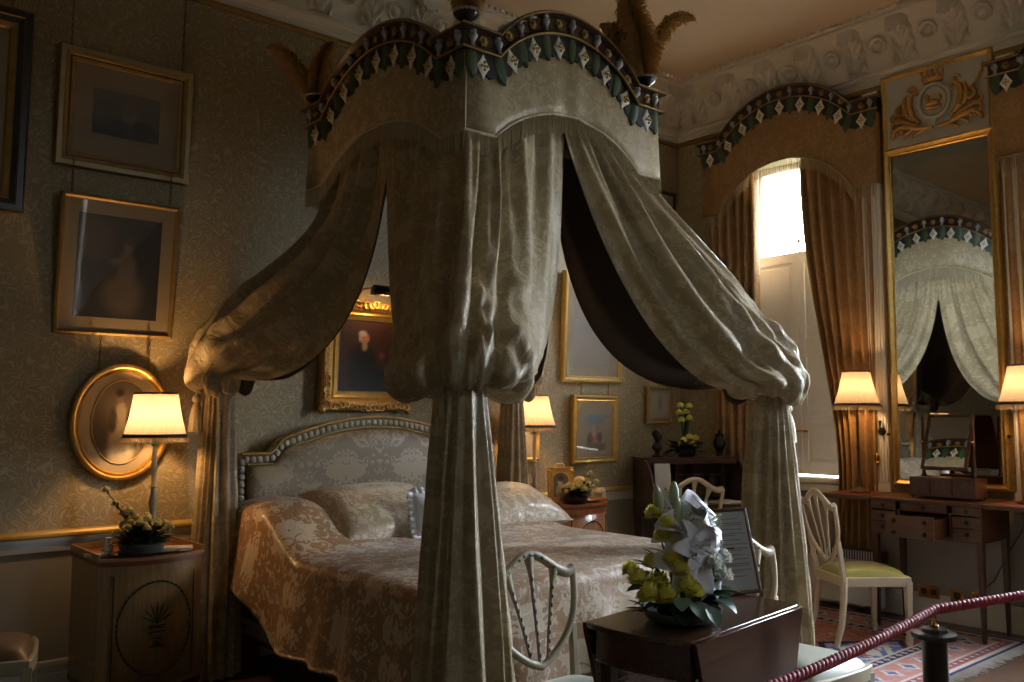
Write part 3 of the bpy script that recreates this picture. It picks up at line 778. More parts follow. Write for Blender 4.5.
    # cord with tassel
    c = MB(); c.tube([(P.x + .085 * math.cos(a), P.y + .085 * math.sin(a), P.z + .012 * math.sin(2 * a)) for a in [2 * PI * q / 28 for q in range(28)]], .012, 8, closed=True)
    c.tube([(P.x + .085 * math.cos(a), P.y + .085 * math.sin(a), P.z - .024 + .012 * math.sin(2 * a)) for a in [2 * PI * q / 28 for q in range(28)]], .012, 8, closed=True)
    ta = out_a + (.5 if sy < 0 else -.6) * (1 if sx > 0 else -1)
    if sx < 0 and sy < 0: ta = out_a + PI
    tp = Vector((P.x + .125 * math.cos(ta), P.y + .125 * math.sin(ta), P.z))
    if wall: tp.y = min(tp.y, Y1 - .05)
    c.tube([(P.x + .085 * math.cos(ta), P.y + .085 * math.sin(ta), P.z), tp + Vector((0, 0, -.02)), tp + Vector((0, 0, -.09))], .008, 8)
    tie = c.build('tieback_cord', FRINGE, bed, 50, 0, BC)
    t = MB(); t.lathe([(.006, -.08), (.022, -.095), (.024, -.115), (.012, -.13), (.02, -.14), (.032, -.2), (.04, -.29), (.036, -.292)], 22, tp, rmod=lambda a, z: 1 + (.09 * math.cos(11 * a) if z < -.14 else 0))
    t.build('tassel', FRINGE, tie, 60, 0, BC)
    # post and the long gathered fall of cloth below the tie
    pm = MB(); pm.b2(P.x - .03, P.x + .03, P.y - .03, P.y + .03, 0, P.z + .05); pm.build('bed_post', MAHOGZ, bed, 0, .004, BC)
    nb, nz = 150, 46; R = []; UV = []
    for i in range(nb):
        a = 2 * PI * i / nb; row = []; uvr = []
        for j in range(nz):
            t = j / (nz - 1); z = lerp(P.z + .01, .01, t)
            r = lerp(.085 if not wall else .07, .19 if not wall else .135, sstep(-.25, 1.05, t))
            nf = 7; tw = .5 * t
            sn = math.sin(nf * a + tw * 2 + .8 * math.sin(2 * a + seed) + .5 * math.sin(t * 4 + 3 * a)); f_ = 1 - abs(sn) ** 1.3 * 1.1
            r *= 1 + (.26 * f_ - .10) * (.35 + .65 * sstep(0, .25, t)) + .03 * math.sin(3 * a + t * 3 + seed)
            x, y = P.x + r * math.cos(a), P.y + r * math.sin(a)
            if wall: y = min(y, Y1 - .025 - .01 * (f_ + 1))
            else: x -= sx * .02 * t
            row.append(Vector((x, y, z))); uvr.append((a * .17, z))
        R.append(row); UV.append(uvr)
    b = MB(); b.grid(R, cu=True, uv=UV); b.build('curtain_fall', DRAPEB, bed, 180, 0, BC)
for q, (sx, sy) in enumerate(((-1, -1), (1, -1), (-1, 1), (1, 1))): corner_drape(sx, sy, q * 2.3 + .7)
# ---- bedstead, headboard
m = MB(); m.b2(BC.x - .90, BC.x + .90, 2.93, 5.0, .16, .27)
for x in (-.86, .86):
    for y in (2.97, 4.96): m.b2(BC.x + x - .04, BC.x + x + .04, y - .04, y + .04, 0, .16)
fr = m.build('bed_frame', MAHOG, bed, 0, .006, BC)
m = MB()
for x in (-.905, .905): m.b2(BC.x + x - .012, BC.x + x + .012, 2.93, 5.0, .2, .275)
m.b2(BC.x - .9, BC.x + .9, 2.915, 2.94, .2, .275)
y = 2.96
while y < 4.98:
    for x in (-.922, .922): m.sphere((BC.x + x, y, .238), .017, 8, 6, s=(.5, 1, 1.3))
    y += .05
m.build('carved_rail', IVORYD, fr, 40, .003, BC)
m = MB(); m.b2(BC.x - .88, BC.x + .88, 2.95, 4.98, .27, .665); m.build('mattress', WHITELINEN, bed, 0, .05, BC, 4)
def head_outline(w, inset=0):
    pts = []; zs, za = 1.215 - inset, 1.43 - inset
    W = w - inset
    fl = .22
    for i in range(61):
        s = -W + 2 * W * i / 60; q = abs(s)
        if q > w - fl: z = zs
        else:
            t = 1 - q / (w - fl); z = zs + (za - zs) * (.25 * sstep(0, .12, t) + .75 * math.sin(t * PI / 2) ** .9)
        pts.append((s, z))
    return pts
ol = head_outline(.955)
m = MB(); m.prism([(-.955, .3)] + ol + [(.955, .3)], -.05, (BC.x, 5.07, 0), (1, 0, 0), (0, 0, 1))
hb = m.build('headboard', CREAMGOLD, bed, 0, .005, BC)
inn = head_outline(.955, .075)
m = MB(); poly = [(-.88, .45)] + inn + [(.88, .45)]; cz = .9
P = []
for j, (sc, d) in enumerate(((1, 0), (.985, .022), (.95, .034), (.8, .045), (.5, .052), (.0, .054))):
    P.append([Vector((BC.x + a * sc, 5.02 - d, lerp(cz, b, sc))) for a, b in poly])
m.grid(P, flip=False); m.build('upholstered_panel', HEADFAB, hb, 60, 0, BC)
m = MB()
bead = head_outline(.955, .035)
path = [(-.92, .45 + i * .05) for i in range(15)] + bead + [(.92, 1.15 - i * .05) for i in range(15)]
acc = 0
for (a0, b0), (a1, b1) in zip(path, path[1:]):
    L = math.hypot(a1 - a0, b1 - b0); t = .042 - acc
    while t <= L:
        m.sphere((BC.x + lerp(a0, a1, t / L), 5.012, lerp(b0, b1, t / L)), .0215, 8, 6, s=(1, .6, 1)); t += .042
    acc = L - (t - .042)
m.build('beaded_border', LAMPSTONE, hb, 60, 0, BC)
m = MB()
m.tube([(BC.x + a, 5.018, b + .033) for a, b in bead], .010, 8); m.tube([(BC.x + a * .96, 5.018, b - .03) for a, b in bead], .007, 8)
m.build('gilt_beading', OLDGOLD, hb, 60, 0, BC)

# ---- coverlet, pillows
CW, CT = .95, .715
def cover_pt(a, b):
    """a across (m, 0 at the middle), b from the head (0) towards the foot"""
    x = max(-CW, min(CW, a)); da = abs(a) - CW; BL = 2.10
    y = min(b, BL); db = b - BL
    y0 = 4.985
    sgn = 1 if a > 0 else -1
    hump = 0
    if b < .85: hump = (1 - sstep(.35, .85, b)) * (.05 + .17 * (1 - sstep(-.75, -.35, x)))
    hump += .012 * math.sin(x * 7 + b * 3) * sstep(1, .5, b)
    top = CT + hump + .05 * (1 - (x / CW) ** 2) ** .5 * .8 if abs(x) < CW else CT + hump
    X, Y, Z = BC.x + x, y0 - y, top + .006 * vnoise(x * 4, b * 4)
    r = .06
    def hang(d):
        if d <= 0: return 0, 0
        if d < r * PI / 2: t = d / r; return r * math.sin(t), r * (1 - math.cos(t))
        return r + (d - r * PI / 2) * .20, r + (d - r * PI / 2)
    ox, dz1 = hang(da); oy, dz2 = hang(db)
    fold = .022 * sstep(.05, .45, max(da, 0)) * math.sin(b * 17 + 1.2 * math.sin(b * 5)) 
    fold2 = .022 * sstep(.05, .45, max(db, 0)) * math.sin(a * 17 + math.sin(a * 6))
    if da > 0 and db > 0:
        dz = max(dz1, dz2) * .92 + min(dz1, dz2) * .10
        k = .62
        X += sgn * (ox + fold) * 1.0 + sgn * .02; Y -= (oy + fold2)
        Z -= dz
    else:
        X += sgn * (ox + fold if da > 0 else 0); Y -= (oy + fold2 if db > 0 else 0); Z -= dz1 + dz2
    return Vector((X, Y, max(Z, .285)))
na, nb2 = 120, 130; P = []; UV = []
for i in range(na):
    a = -(CW + .50) + 2 * (CW + .50) * i / (na - 1); row = []; uvr = []
    for j in range(nb2):
        b = (2.10 + .46) * j / (nb2 - 1)
        row.append(cover_pt(a, b)); uvr.append((a, b))
    P.append(row); UV.append(uvr)
m = MB(); m.grid(P, uv=UV)
cov = m.build('bed_coverlet', SPREAD, None, 180, 0, (BC.x, BC.y, .3)); cov.location = (BC.x, BC.y, .3)
sd = cov.modifiers.new('thick', 'SOLIDIFY'); sd.thickness = .012; sd.offset = 1
tag(cov, 'copper and silver damask coverlet spread over the great bed', 'bedspread')
def cushion(name, mats, c, s, rot, label, cat, group=None, ruffle=0, n=26, puff=1.0):
    root = thing(name, label, cat, c, 0, group); root.rotation_euler = rot
    P = []
    m = MB(); lower = []
    def pt(u, v, sg):
        k = (max(0, 1 - abs(u) ** 2.6) * max(0, 1 - abs(v) ** 2.6)) ** .5
        pin = 1 - .06 * (1 - abs(u)) * (abs(v) > .9) - .0
        x = u * s[0] / 2 * (1 - .07 * (1 - u * u) * 0 - .05 * (1 - abs(v)) * 0) * (1 - .05 * (1 - v * v) * abs(u)); y = v * s[1] / 2 * (1 - .05 * (1 - u * u) * abs(v))
        return Vector((x, y, sg * (s[2] / 2) * k * puff + .008 * vnoise(u * 4 + c[0] * 9, v * 4 + sg) * k))
    for sg in (1, -1):
        G = [[pt(-1 + 2 * i / n, -1 + 2 * j / n, sg) for j in range(n + 1)] for i in range(n + 1)]
        m.grid(G, flip=sg < 0)
    m.build('cushion_cover', mats, root, 180)
    if ruffle:
        r = MB(); per = []
        K = 40
        for e in range(4):
            for q in range(K):
                t = -1 + 2 * q / K
                per.append([(t, -1), (1, t), (-t, 1), (-1, -t)][e])
        G = []
        for idx, (u, v) in enumerate(per):
            L = max(abs(u), abs(v)); d = Vector((u if abs(u) > .98 else u * .2, v if abs(v) > .98 else v * .2, 0)).normalized()
            p = Vector((u * s[0] / 2 * .97, v * s[1] / 2 * .97, 0)); w = math.sin(idx * 1.15)
            G.append([p + d * ruffle * t + Vector((0, 0, w * .016 * t)) for t in (0, .5, 1)])
        r.grid(G, cu=True); o = r.build('ruffle', mats, root, 180)
        sd = o.modifiers.new('thick', 'SOLIDIFY'); sd.thickness = .003
    return root
cushion('pillow', SHAM, (2.86, 4.53, .86), (.82, .56, .26), (math.radians(27), 0, math.radians(3)), 'damask bed pillow behind the small white frilled cushion, nearer the oval portrait', 'pillow', 'damask pillows')
cushion('pillow', SHAM, (3.79, 4.55, .84), (.86, .54, .24), (math.radians(20), 0, math.radians(-3)), 'damask bed pillow lying on the side of the small gilt easel photograph', 'pillow', 'damask pillows')
cushion('frilled_cushion', WHITELINEN, (3.03, 4.21, .875), (.26, .26, .09), (math.radians(66), 0, math.radians(-18)), 'small white linen cushion with a frilled edge on the bed', 'cushion', ruffle=.035)
# ================================================================== PICTURES
def ell(x, y, cx, cy, rx, ry, soft=.3):
    d = math.sqrt(((x - cx) / rx) ** 2 + ((y - cy) / ry) ** 2); return 1 - sstep(1 - soft, 1 + soft, d)
def mixc(a, b, t): return tuple(lerp(p, q, t) for p, q in zip(a, b))
def art_grid(w, h, fn, n=48):
    """picture surface in the XZ plane, facing -Y, coloured by fn(x, y) with x, y in 0..1"""
    m = MB(); nx = max(8, int(n * w / max(w, h))); nz = max(8, int(n * h / max(w, h)))
    m.grid([[Vector((-w / 2 + w * i / nx, 0, -h / 2 + h * j / nz)) for j in range(nz + 1)] for i in range(nx + 1)])
    m.col = [fn(i / nx, j / nz) for i in range(nx + 1) for j in range(nz + 1)]
    return m
def frame_mesh(w, h, prof, mis=None):
    """mitred frame: prof = (inset from the outer edge, depth towards the viewer)"""
    m = MB(); R = []
    for i, d in prof: R.append([Vector((a * (w / 2 - i), -d, b * (h / 2 - i))) for a, b in ((-1, -1), (1, -1), (1, 1), (-1, 1))])
    for q in range(len(prof) - 1):
        for k in range(4): m.add([R[q][k], R[q][(k + 1) % 4], R[q + 1][(k + 1) % 4], R[q + 1][k]], [(0, 1, 2, 3)], mis[q] if mis else 0)
    return m
def picture(name, label, c, w, h, prof, fmats, fmis, mount, artw, arth, fn, mountmat, group=None, rx=3.0, chains=None, glass=True, arty=0, cat='picture'):
    root = thing(name, label, cat, c, 0, group); root.rotation_euler = (math.radians(rx), 0, 0)
    fr = frame_mesh(w, h, prof, fmis).build('frame', fmats, root, 0)
    ins = prof[-1][0]
    b = MB(); b.box((0, -.003, 0), (w - ins * 2 + .01, .004, h - ins * 2 + .01)); b.build('mount', mountmat, root, 0)
    a = art_grid(artw, arth, fn); o = a.build('artwork', ART, root, 180); o.location = (0, -.0062, arty)
    if glass:
        g = MB(); g.box((0, -.0095, 0), (w - ins * 2, .001, h - ins * 2)); g.build('glazing', PICGLASS, root, 0)
    if chains:
        for x, dz in chains:
            m = MB(); n = int(dz / .022)
            for k in range(n):
                z = h / 2 + k * .022; t = k % 2
                m.tube([(x + (0 if t else .006 * math.cos(q * PI / 3)), .012 + (.006 * math.cos(q * PI / 3) if t else 0), z + .015 * math.sin(q * PI / 3)) for q in range(6)], .0022, 4, closed=True)
            m.build('chain', CHAINM, root, 0)
    return root
PR_W = [(0, -.02), (0, .012), (.006, .022), (.03, .022), (.034, .026), (.05, .02), (.055, .012), (.06, .012), (.063, .017), (.078, .012), (.082, .004)]
MI_W = [0, 0, 1, 1, 0, 0, 2, 0, 0, 0]
PR_N = [(0, -.02), (0, .01), (.005, .018), (.016, .022), (.024, .014), (.028, .005)]
MI_N = [0] * 5
Y = Y1 - .035
def sea(x, y):
    c = mixc((.055, .055, .05), (.10, .095, .08), y)
    c = mixc(c, (.03, .035, .035), ell(x, y, .5, .12, .6, .25)); c = mixc(c, (.17, .15, .12), ell(x, y, .56, .42, .13, .3, .5) * (1 if y < .95 else 0))
    c = mixc(c, (.02, .025, .03), ell(x, y, .72, .25, .16, .2, .4)); c = mixc(c, (.022, .025, .03), ell(x, y, .40, .22, .14, .16, .4))
    return mixc(c, (.12, .11, .09), ell(x, y, .53, .62, .05, .18, .5))
picture('framed_engraving', 'engraving of pale rocky shapes in a broad cream and gilt frame, hung above another picture', (1.52, Y, 3.115), .72, .66, PR_W, [OLDGOLD, CREAMGOLD, DARKBRONZE], MI_W, None, .36, .25, sea, MOUNT, chains=[(-.30, .50), (.30, .50)], arty=.0)
def seated(x, y):
    c = mixc((.012, .012, .014), (.035, .032, .028), y); c = mixc(c, (.07, .055, .04), ell(x, y, .2, .8, .22, .2, .6))
    c = mixc(c, (.085, .07, .052), ell(x, y, .56, .25, .24, .2, .4)); c = mixc(c, (.10, .085, .065), ell(x, y, .60, .48, .11, .17, .4))
    c = mixc(c, (.12, .09, .065), ell(x, y, .60, .71, .055, .07, .35)); c = mixc(c, (.05, .035, .025), ell(x, y, .62, .765, .06, .04, .35))
    return mixc(c, (.10, .08, .06), ell(x, y, .50, .56, .10, .035, .4))
picture('framed_engraving', 'dark picture of a seated woman in a narrow gilt frame, hung above the oval portrait', (1.505, Y, 2.255), .63, .76, PR_N, [OLDGOLD], MI_N, None, .44, .56, seated, MOUNT, rx=6.0, chains=[(-.26, .20), (.26, .20)])
def plain(x, y): return mixc((.13, .12, .09), (.17, .15, .11), y)
picture('framed_picture', 'large picture in a deep dark and gilt frame, cut off at the picture edge', (.625, Y, 3.02), .80, 1.06, [(0, -.02), (0, .03), (.012, .04), (.04, .04), (.045, .03), (.07, .022), (.078, .028), (.10, .016), (.11, .004)], [OLDGOLD, BLACKW], [0, 1, 1, 0, 1, 0, 0, 0], None, .5, .75, plain, MOUNT, chains=[(-.3, .36), (.3, .36)])
# oval portrait
root = thing('oval_portrait', 'oval portrait of a standing woman in pale dress, in a gilt frame', 'picture', (1.555, Y + .005, 1.405)); root.rotation_euler = (math.radians(3), 0, 0)
RXo, RZo = .268, .320
m = MB(); pf = [(0, -.03), (0, .012), (.006, .022), (.016, .024), (.02, .016), (.026, .014), (.036, .02), (.042, .01), (.046, .002)]
m.grid([[Vector(((RXo - i) * math.cos(2 * PI * k / 72), -d, (RZo - i) * math.sin(2 * PI * k / 72))) for i, d in pf] for k in range(72)], cu=True); m.build('frame', GOLD, root, 30)
m = MB(); m.grid([[Vector((RXo * r * math.cos(2 * PI * k / 72) * .85, -.002, RZo * r * math.sin(2 * PI * k / 72) * .88)) for r in (1, .7, .01)] for k in range(72)], cu=True); m.build('mount', MOUNTL, root, 0)
def standing(x, y):
    c = mixc((.09, .07, .045), (.14, .11, .07), y); c = mixc(c, (.07, .05, .03), ell(x, y, .12, .35, .25, .3, .5))
    c = mixc(c, (.36, .31, .22), ell(x, y, .50, .20, .22, .36, .25)); c = mixc(c, (.40, .34, .25), ell(x, y, .47, .58, .10, .17, .25))
    c = mixc(c, (.03, .02, .012), ell(x, y, .34, .52, .075, .15, .3)); c = mixc(c, (.03, .02, .012), ell(x, y, .63, .50, .075, .14, .3))
    c = mixc(c, (.22, .16, .10), ell(x, y, .45, .79, .055, .07, .25)); return mixc(c, (.015, .01, .007), ell(x, y, .44, .86, .07, .05, .25))
ng = 44; m = MB(); P = []; cols = []
for k in range(72):
    row = []
    for r in range(13):
        t = 1 - r / 12 * .99; a = 2 * PI * k / 72; x, z = .155 * t * math.cos(a), .225 * t * math.sin(a); row.append(Vector((x, -.0045, z))); cols.append(standing(.5 + x / .31, .5 + z / .45))
    P.append(row)
m.grid(P, cu=True); m.col = cols; m.build('artwork', ART, root, 180)
m = MB(); m.tube([(.158 * math.cos(2 * PI * k / 60), -.006, .228 * math.sin(2 * PI * k / 60)) for k in range(60)], .003, 6, closed=True); m.build('gilt_slip', GOLDP, root, 60)
for x in (-.13, .13):
    m = MB(); z = RZo * math.sqrt(1 - (x / RXo) ** 2)
    for k in range(9):
        t = k % 2; m.tube([(x + (0 if t else .006 * math.cos(q * PI / 3)), .01 + (.006 * math.cos(q * PI / 3) if t else 0), z + k * .022 + .015 * math.sin(q * PI / 3)) for q in range(6)], .0022, 4, closed=True)
    m.build('chain', CHAINM, root, 0)
# oil portrait over the bed with picture light
def gent(x, y):
    c = mixc((.030, .012, .009), (.055, .02, .014), y); c = mixc(c, (.05, .018, .012), ell(x, y, .85, .55, .3, .3, .5))
    c = mixc(c, (.007, .007, .009), ell(x, y, .44, .30, .27, .40, .3)); c = mixc(c, (.007, .007, .009), ell(x, y, .60, .12, .35, .25, .3))
    c = mixc(c, (.33, .27, .22), ell(x, y, .465, .64, .05, .06, .4)); c = mixc(c, (.48, .21, .12), ell(x, y, .46, .755, .088, .075, .25))
    c = mixc(c, (.50, .42, .34), ell(x, y, .42, .82, .075, .045, .35)); c = mixc(c, (.42, .35, .28), ell(x, y, .375, .765, .03, .055, .35))
    for ex in (.44, .50): c = mixc(c, (.06, .03, .02), ell(x, y, ex, .765, .013, .009, .4))
    c = mixc(c, (.22, .08, .05), ell(x, y, .475, .715, .025, .008, .4)); return mixc(c, (.16, .06, .04), ell(x, y, .80, .52, .05, .05, .5))
PRP = [(0, -.02), (0, .03), (.012, .045), (.04, .05), (.06, .042), (.07, .028), (.078, .024), (.09, .03), (.098, .022), (.104, .02), (.124, .012), (.128, .004)]
MIP = [1, 1, 1, 1, 1, 0, 0, 0, 0, 0, 0]
op = picture('oil_portrait', 'oil portrait of a white-haired man in black, carved gilt frame with picture light', (3.08, Y - .02, 1.83), .67, .72, PRP, [GOLD, CARVED], MIP, None, .40, .46, gent, MOUNT, glass=False)
fr_ = [c_ for c_ in op.children if c_.name.startswith('frame')][0]
orn = MB()
def scroll(m, c, r, a0, turns, thick, flip=1, M=None, y=-.05, taper=.25):
    pts = []; n = 22
    for i in range(n + 1):
        t = i / n; a = a0 + flip * turns * 2 * PI * t; rr = r * (1 - .82 * t); pts.append((c[0] + rr * math.cos(a), y - .006 * t, c[1] + rr * math.sin(a)))
    m.tube(pts, [thick * (1 - (1 - taper) * abs(2 * i / n - .7)) for i in range(n + 1)], 6, M=M)
rr_ = random.Random(4)
for sx in (-1, 1):
    for sz in (-1, 1):
        for k in range(5):
            scroll(orn, (sx * (.30 - .035 * k), sz * (.33 - .002 * k)), .03 - .002 * k, rr_.uniform(0, 6), 1.1, .010, rr_.choice((-1, 1)))
            scroll(orn, (sx * (.305), sz * (.31 - .04 * k)), .026, rr_.uniform(0, 6), 1.1, .009, rr_.choice((-1, 1)))
        orn.sphere((sx * .325, -.04, sz * .35), .026, 8, 6, s=(1.2, .8, 1.2))
for k in range(-3, 4):
    scroll(orn, (k * .035, .338), .028, k, 1.2, .010, 1 if k > 0 else -1); scroll(orn, (k * .035, -.338), .026, k, 1.2, .009, 1 if k > 0 else -1)
orn.build('carved_ornament', CARVED, fr_, 60)
pl = MB(); pl.tube([(-.075, .02, .35), (-.075, -.01, .40), (-.07, -.05, .44), (-.05, -.13, .445), (-.03, -.17, .425)], .006, 8)
lt = pl.build('picture_light', BRASS, op, 60)
m = MB(); P = []
for i in range(13):
    a = PI * (i / 12) * 1.15 - .25
    P.append([Vector((x, -.17 - .042 * math.cos(a), .41 + .05 * math.sin(a))) for x in (-.06, .14)])
m.grid(P); m.add([P[0][0], P[-1][0]] + [r[0] for r in P[1:-1]], [tuple([0] + list(range(2, 13)) + [1])]); m.add([r[1] for r in P], [tuple(range(13))])
o = m.build('light_hood', BLACKW, lt, 40); s_ = o.modifiers.new('t', 'SOLIDIFY'); s_.thickness = .003
bl = bulb((.04, -.16, .395), 3.0, (1, .55, .2), .02); bl.parent = op
# pictures between the bed and the corner
def misty(x, y): return mixc((.20, .18, .15), (.30, .27, .22), .5 + .5 * math.sin(y * 4 + x))
PR_G = [(0, -.02), (0, .014), (.008, .024), (.02, .026), (.028, .018), (.04, .014), (.046, .018), (.055, .006)]
picture('framed_picture', 'tall pale picture in a gilt frame hung above the picture with red figures', (5.26, Y, 2.155), .70, .90, PR_G, [GOLDP], [0] * 7, None, .46, .66, misty, MOUNTL, chains=[(-.2, .60), (.2, .60)])
def riders(x, y):
    c = mixc((.30, .24, .14), (.34, .28, .20), y); c = mixc(c, (.16, .24, .30), ell(x, y, .5, .80, .45, .16, .5)); c = mixc(c, (.12, .10, .06), ell(x, y, .55, .10, .45, .12, .5))
    for cx, cy, col in ((.35, .35, (.28, .05, .03)), (.55, .42, (.34, .09, .04)), (.70, .35, (.10, .07, .05)), (.45, .5, (.40, .30, .2)), (.6, .6, (.30, .20, .12)), (.25, .3, (.09, .08, .05))):
        c = mixc(c, col, ell(x, y, cx, cy, .10, .15, .5))
    return c
lp = picture('framed_print', 'small print with red figures under a blue sky, arched mount in a gilt frame', (5.27, Y, 1.325), .53, .56, PR_G, [GOLD], [0] * 7, None, .27, .32, riders, MOUNTL, arty=-.02, chains=[(-.16, .11), (.16, .11)])
for s in (-1, 1):
    m = MB()
    pts = [(s * .212, .225), (s * .212, .13)] + [(s * (.212 - .07 * (1 - math.cos(a))), .13 + .09 * math.sin(a)) for a in (0.01, .4, .8, 1.2, PI / 2)] + [(s * .1, .225)]
    m.prism(pts, .003, (0, -.012, 0), (1, 0, 0), (0, 0, 1)); m.build('arched_spandrel', GOLDP, lp, 0)
def sketch(x, y): return mixc((.40, .35, .28), (.20, .16, .14), ell(x, y, .52, .6, .12, .28, .6) * .7)
picture('framed_sketch', 'small faint sketch in a thin gilt frame over the writing desk', (6.085, Y, 1.525), .35, .33, PR_N, [OLDGOLD], MI_N, None, .24, .22, sketch, MOUNTL)
picture('framed_picture', 'thin black picture frame high near the room corner, mostly hidden by drapery', (6.08, Y, 3.14), .50, .64, [(0, -.02), (0, .012), (.004, .018), (.03, .018), (.034, .004)], [BLACKW], [0] * 4, None, .34, .46, plain, MOUNTL, chains=[(.0, .46)])
picture('framed_picture', 'small pale framed picture behind the lamp on the reddish bedside cabinet', (4.48, Y, 1.24), .34, .30, PR_N, [GOLDP], MI_N, None, .24, .2, misty, MOUNTL)

# ================================================================== TABLE LAMPS
def lamp(name, label, loc, H, rb, rt, hs, power, stem='turned', rz=0, group=None):
    root = thing(name, label, 'lamp', loc, rz, group); zs = H - hs
    m = MB()
    if stem == 'turned':
        m.lathe([(.07, 0), (.07, .012), (.055, .02), (.05, .035), (.056, .04), (.056, .075), (.03, .09), (.02, .10), (.024, .14), (.014, .17), (.018, .19), (.024, .22), (.014, .27), (.012, .30), (.02, .31), (.012, .325), (.016, .40), (.012, .5), (.010, zs)], 24)
    else:
        m.lathe([(.075, 0), (.075, .01), (.05, .022), (.025, .035), (.016, .06), (.02, .075), (.012, .1), (.01, .3), (.014, .32), (.01, .34), (.009, zs)], 24)
    b = m.build('lamp_base', LAMPSTONE if stem == 'turned' else ROSEW, root, 35)
    if stem == 'turned':
        m = MB(); m.lathe([(.016, zs - .05), (.017, zs - .045), (.017, zs - .01), (.014, zs)], 20); m.build('green_collar', LAMPGREEN, b, 40)
    m = MB(); m.lathe([(.016, zs - .01), (.018, zs), (.018, zs + .05), (.012, zs + .055)], 16); m.build('bulb_holder', BRASS, root, 40)
    m = MB(); n = 96; nz = 10
    P = []
    for k in range(n):
        a = 2 * PI * k / n; row = []
        for j in range(nz + 1):
            t = j / nz; r = lerp(rb, rt, t) - .006 * math.sin(PI * t); r *= 1 + (.012 if k % 2 else -.004)
            row.append(Vector((r * math.cos(a), r * math.sin(a), zs + hs * t)))
        P.append(row)
    m.grid(P, cu=True); sh = m.build('lamp_shade', SHADE, root, 0)
    m = MB(); m.lathe([(rt * 1.0, zs + hs - .008), (rt * 1.03, zs + hs - .008), (rt * 1.03, zs + hs + .003), (rt * .99, zs + hs + .003)], 48, cap=False); m.build('top_braid', SHADEBAND, sh, 40)
    m = MB(); m.lathe([(rb * 1.012, zs - .004), (rb * 1.022, zs), (rb * 1.01, zs + .016), (rb * 1.0, zs + .014)], 48, cap=False)
    m.build('shade_braid', SHADEBAND, sh, 40)
    m = MB(); fringe_strip(m, [(rb * 1.012 * math.cos(2 * PI * k / 48), rb * 1.012 * math.sin(2 * PI * k / 48), zs) for k in range(49)], lambda p: Vector((p.x, p.y, 0)).normalized(), .034, .006, .0068)
    m.build('shade_fringe', SHADEFR, sh, 0)
    m = MB()
    for k in range(3): m.tube([(0, 0, zs + .06), (rt * .98 * math.cos(k * 2.094), rt * .98 * math.sin(k * 2.094), zs + hs)], .0018, 5)
    m.build('shade_carrier', BRASS, root, 60)
    bl = bulb((0, 0, zs + hs * .45), power, (1, .56, .23), .032); bl.parent = root
    return root
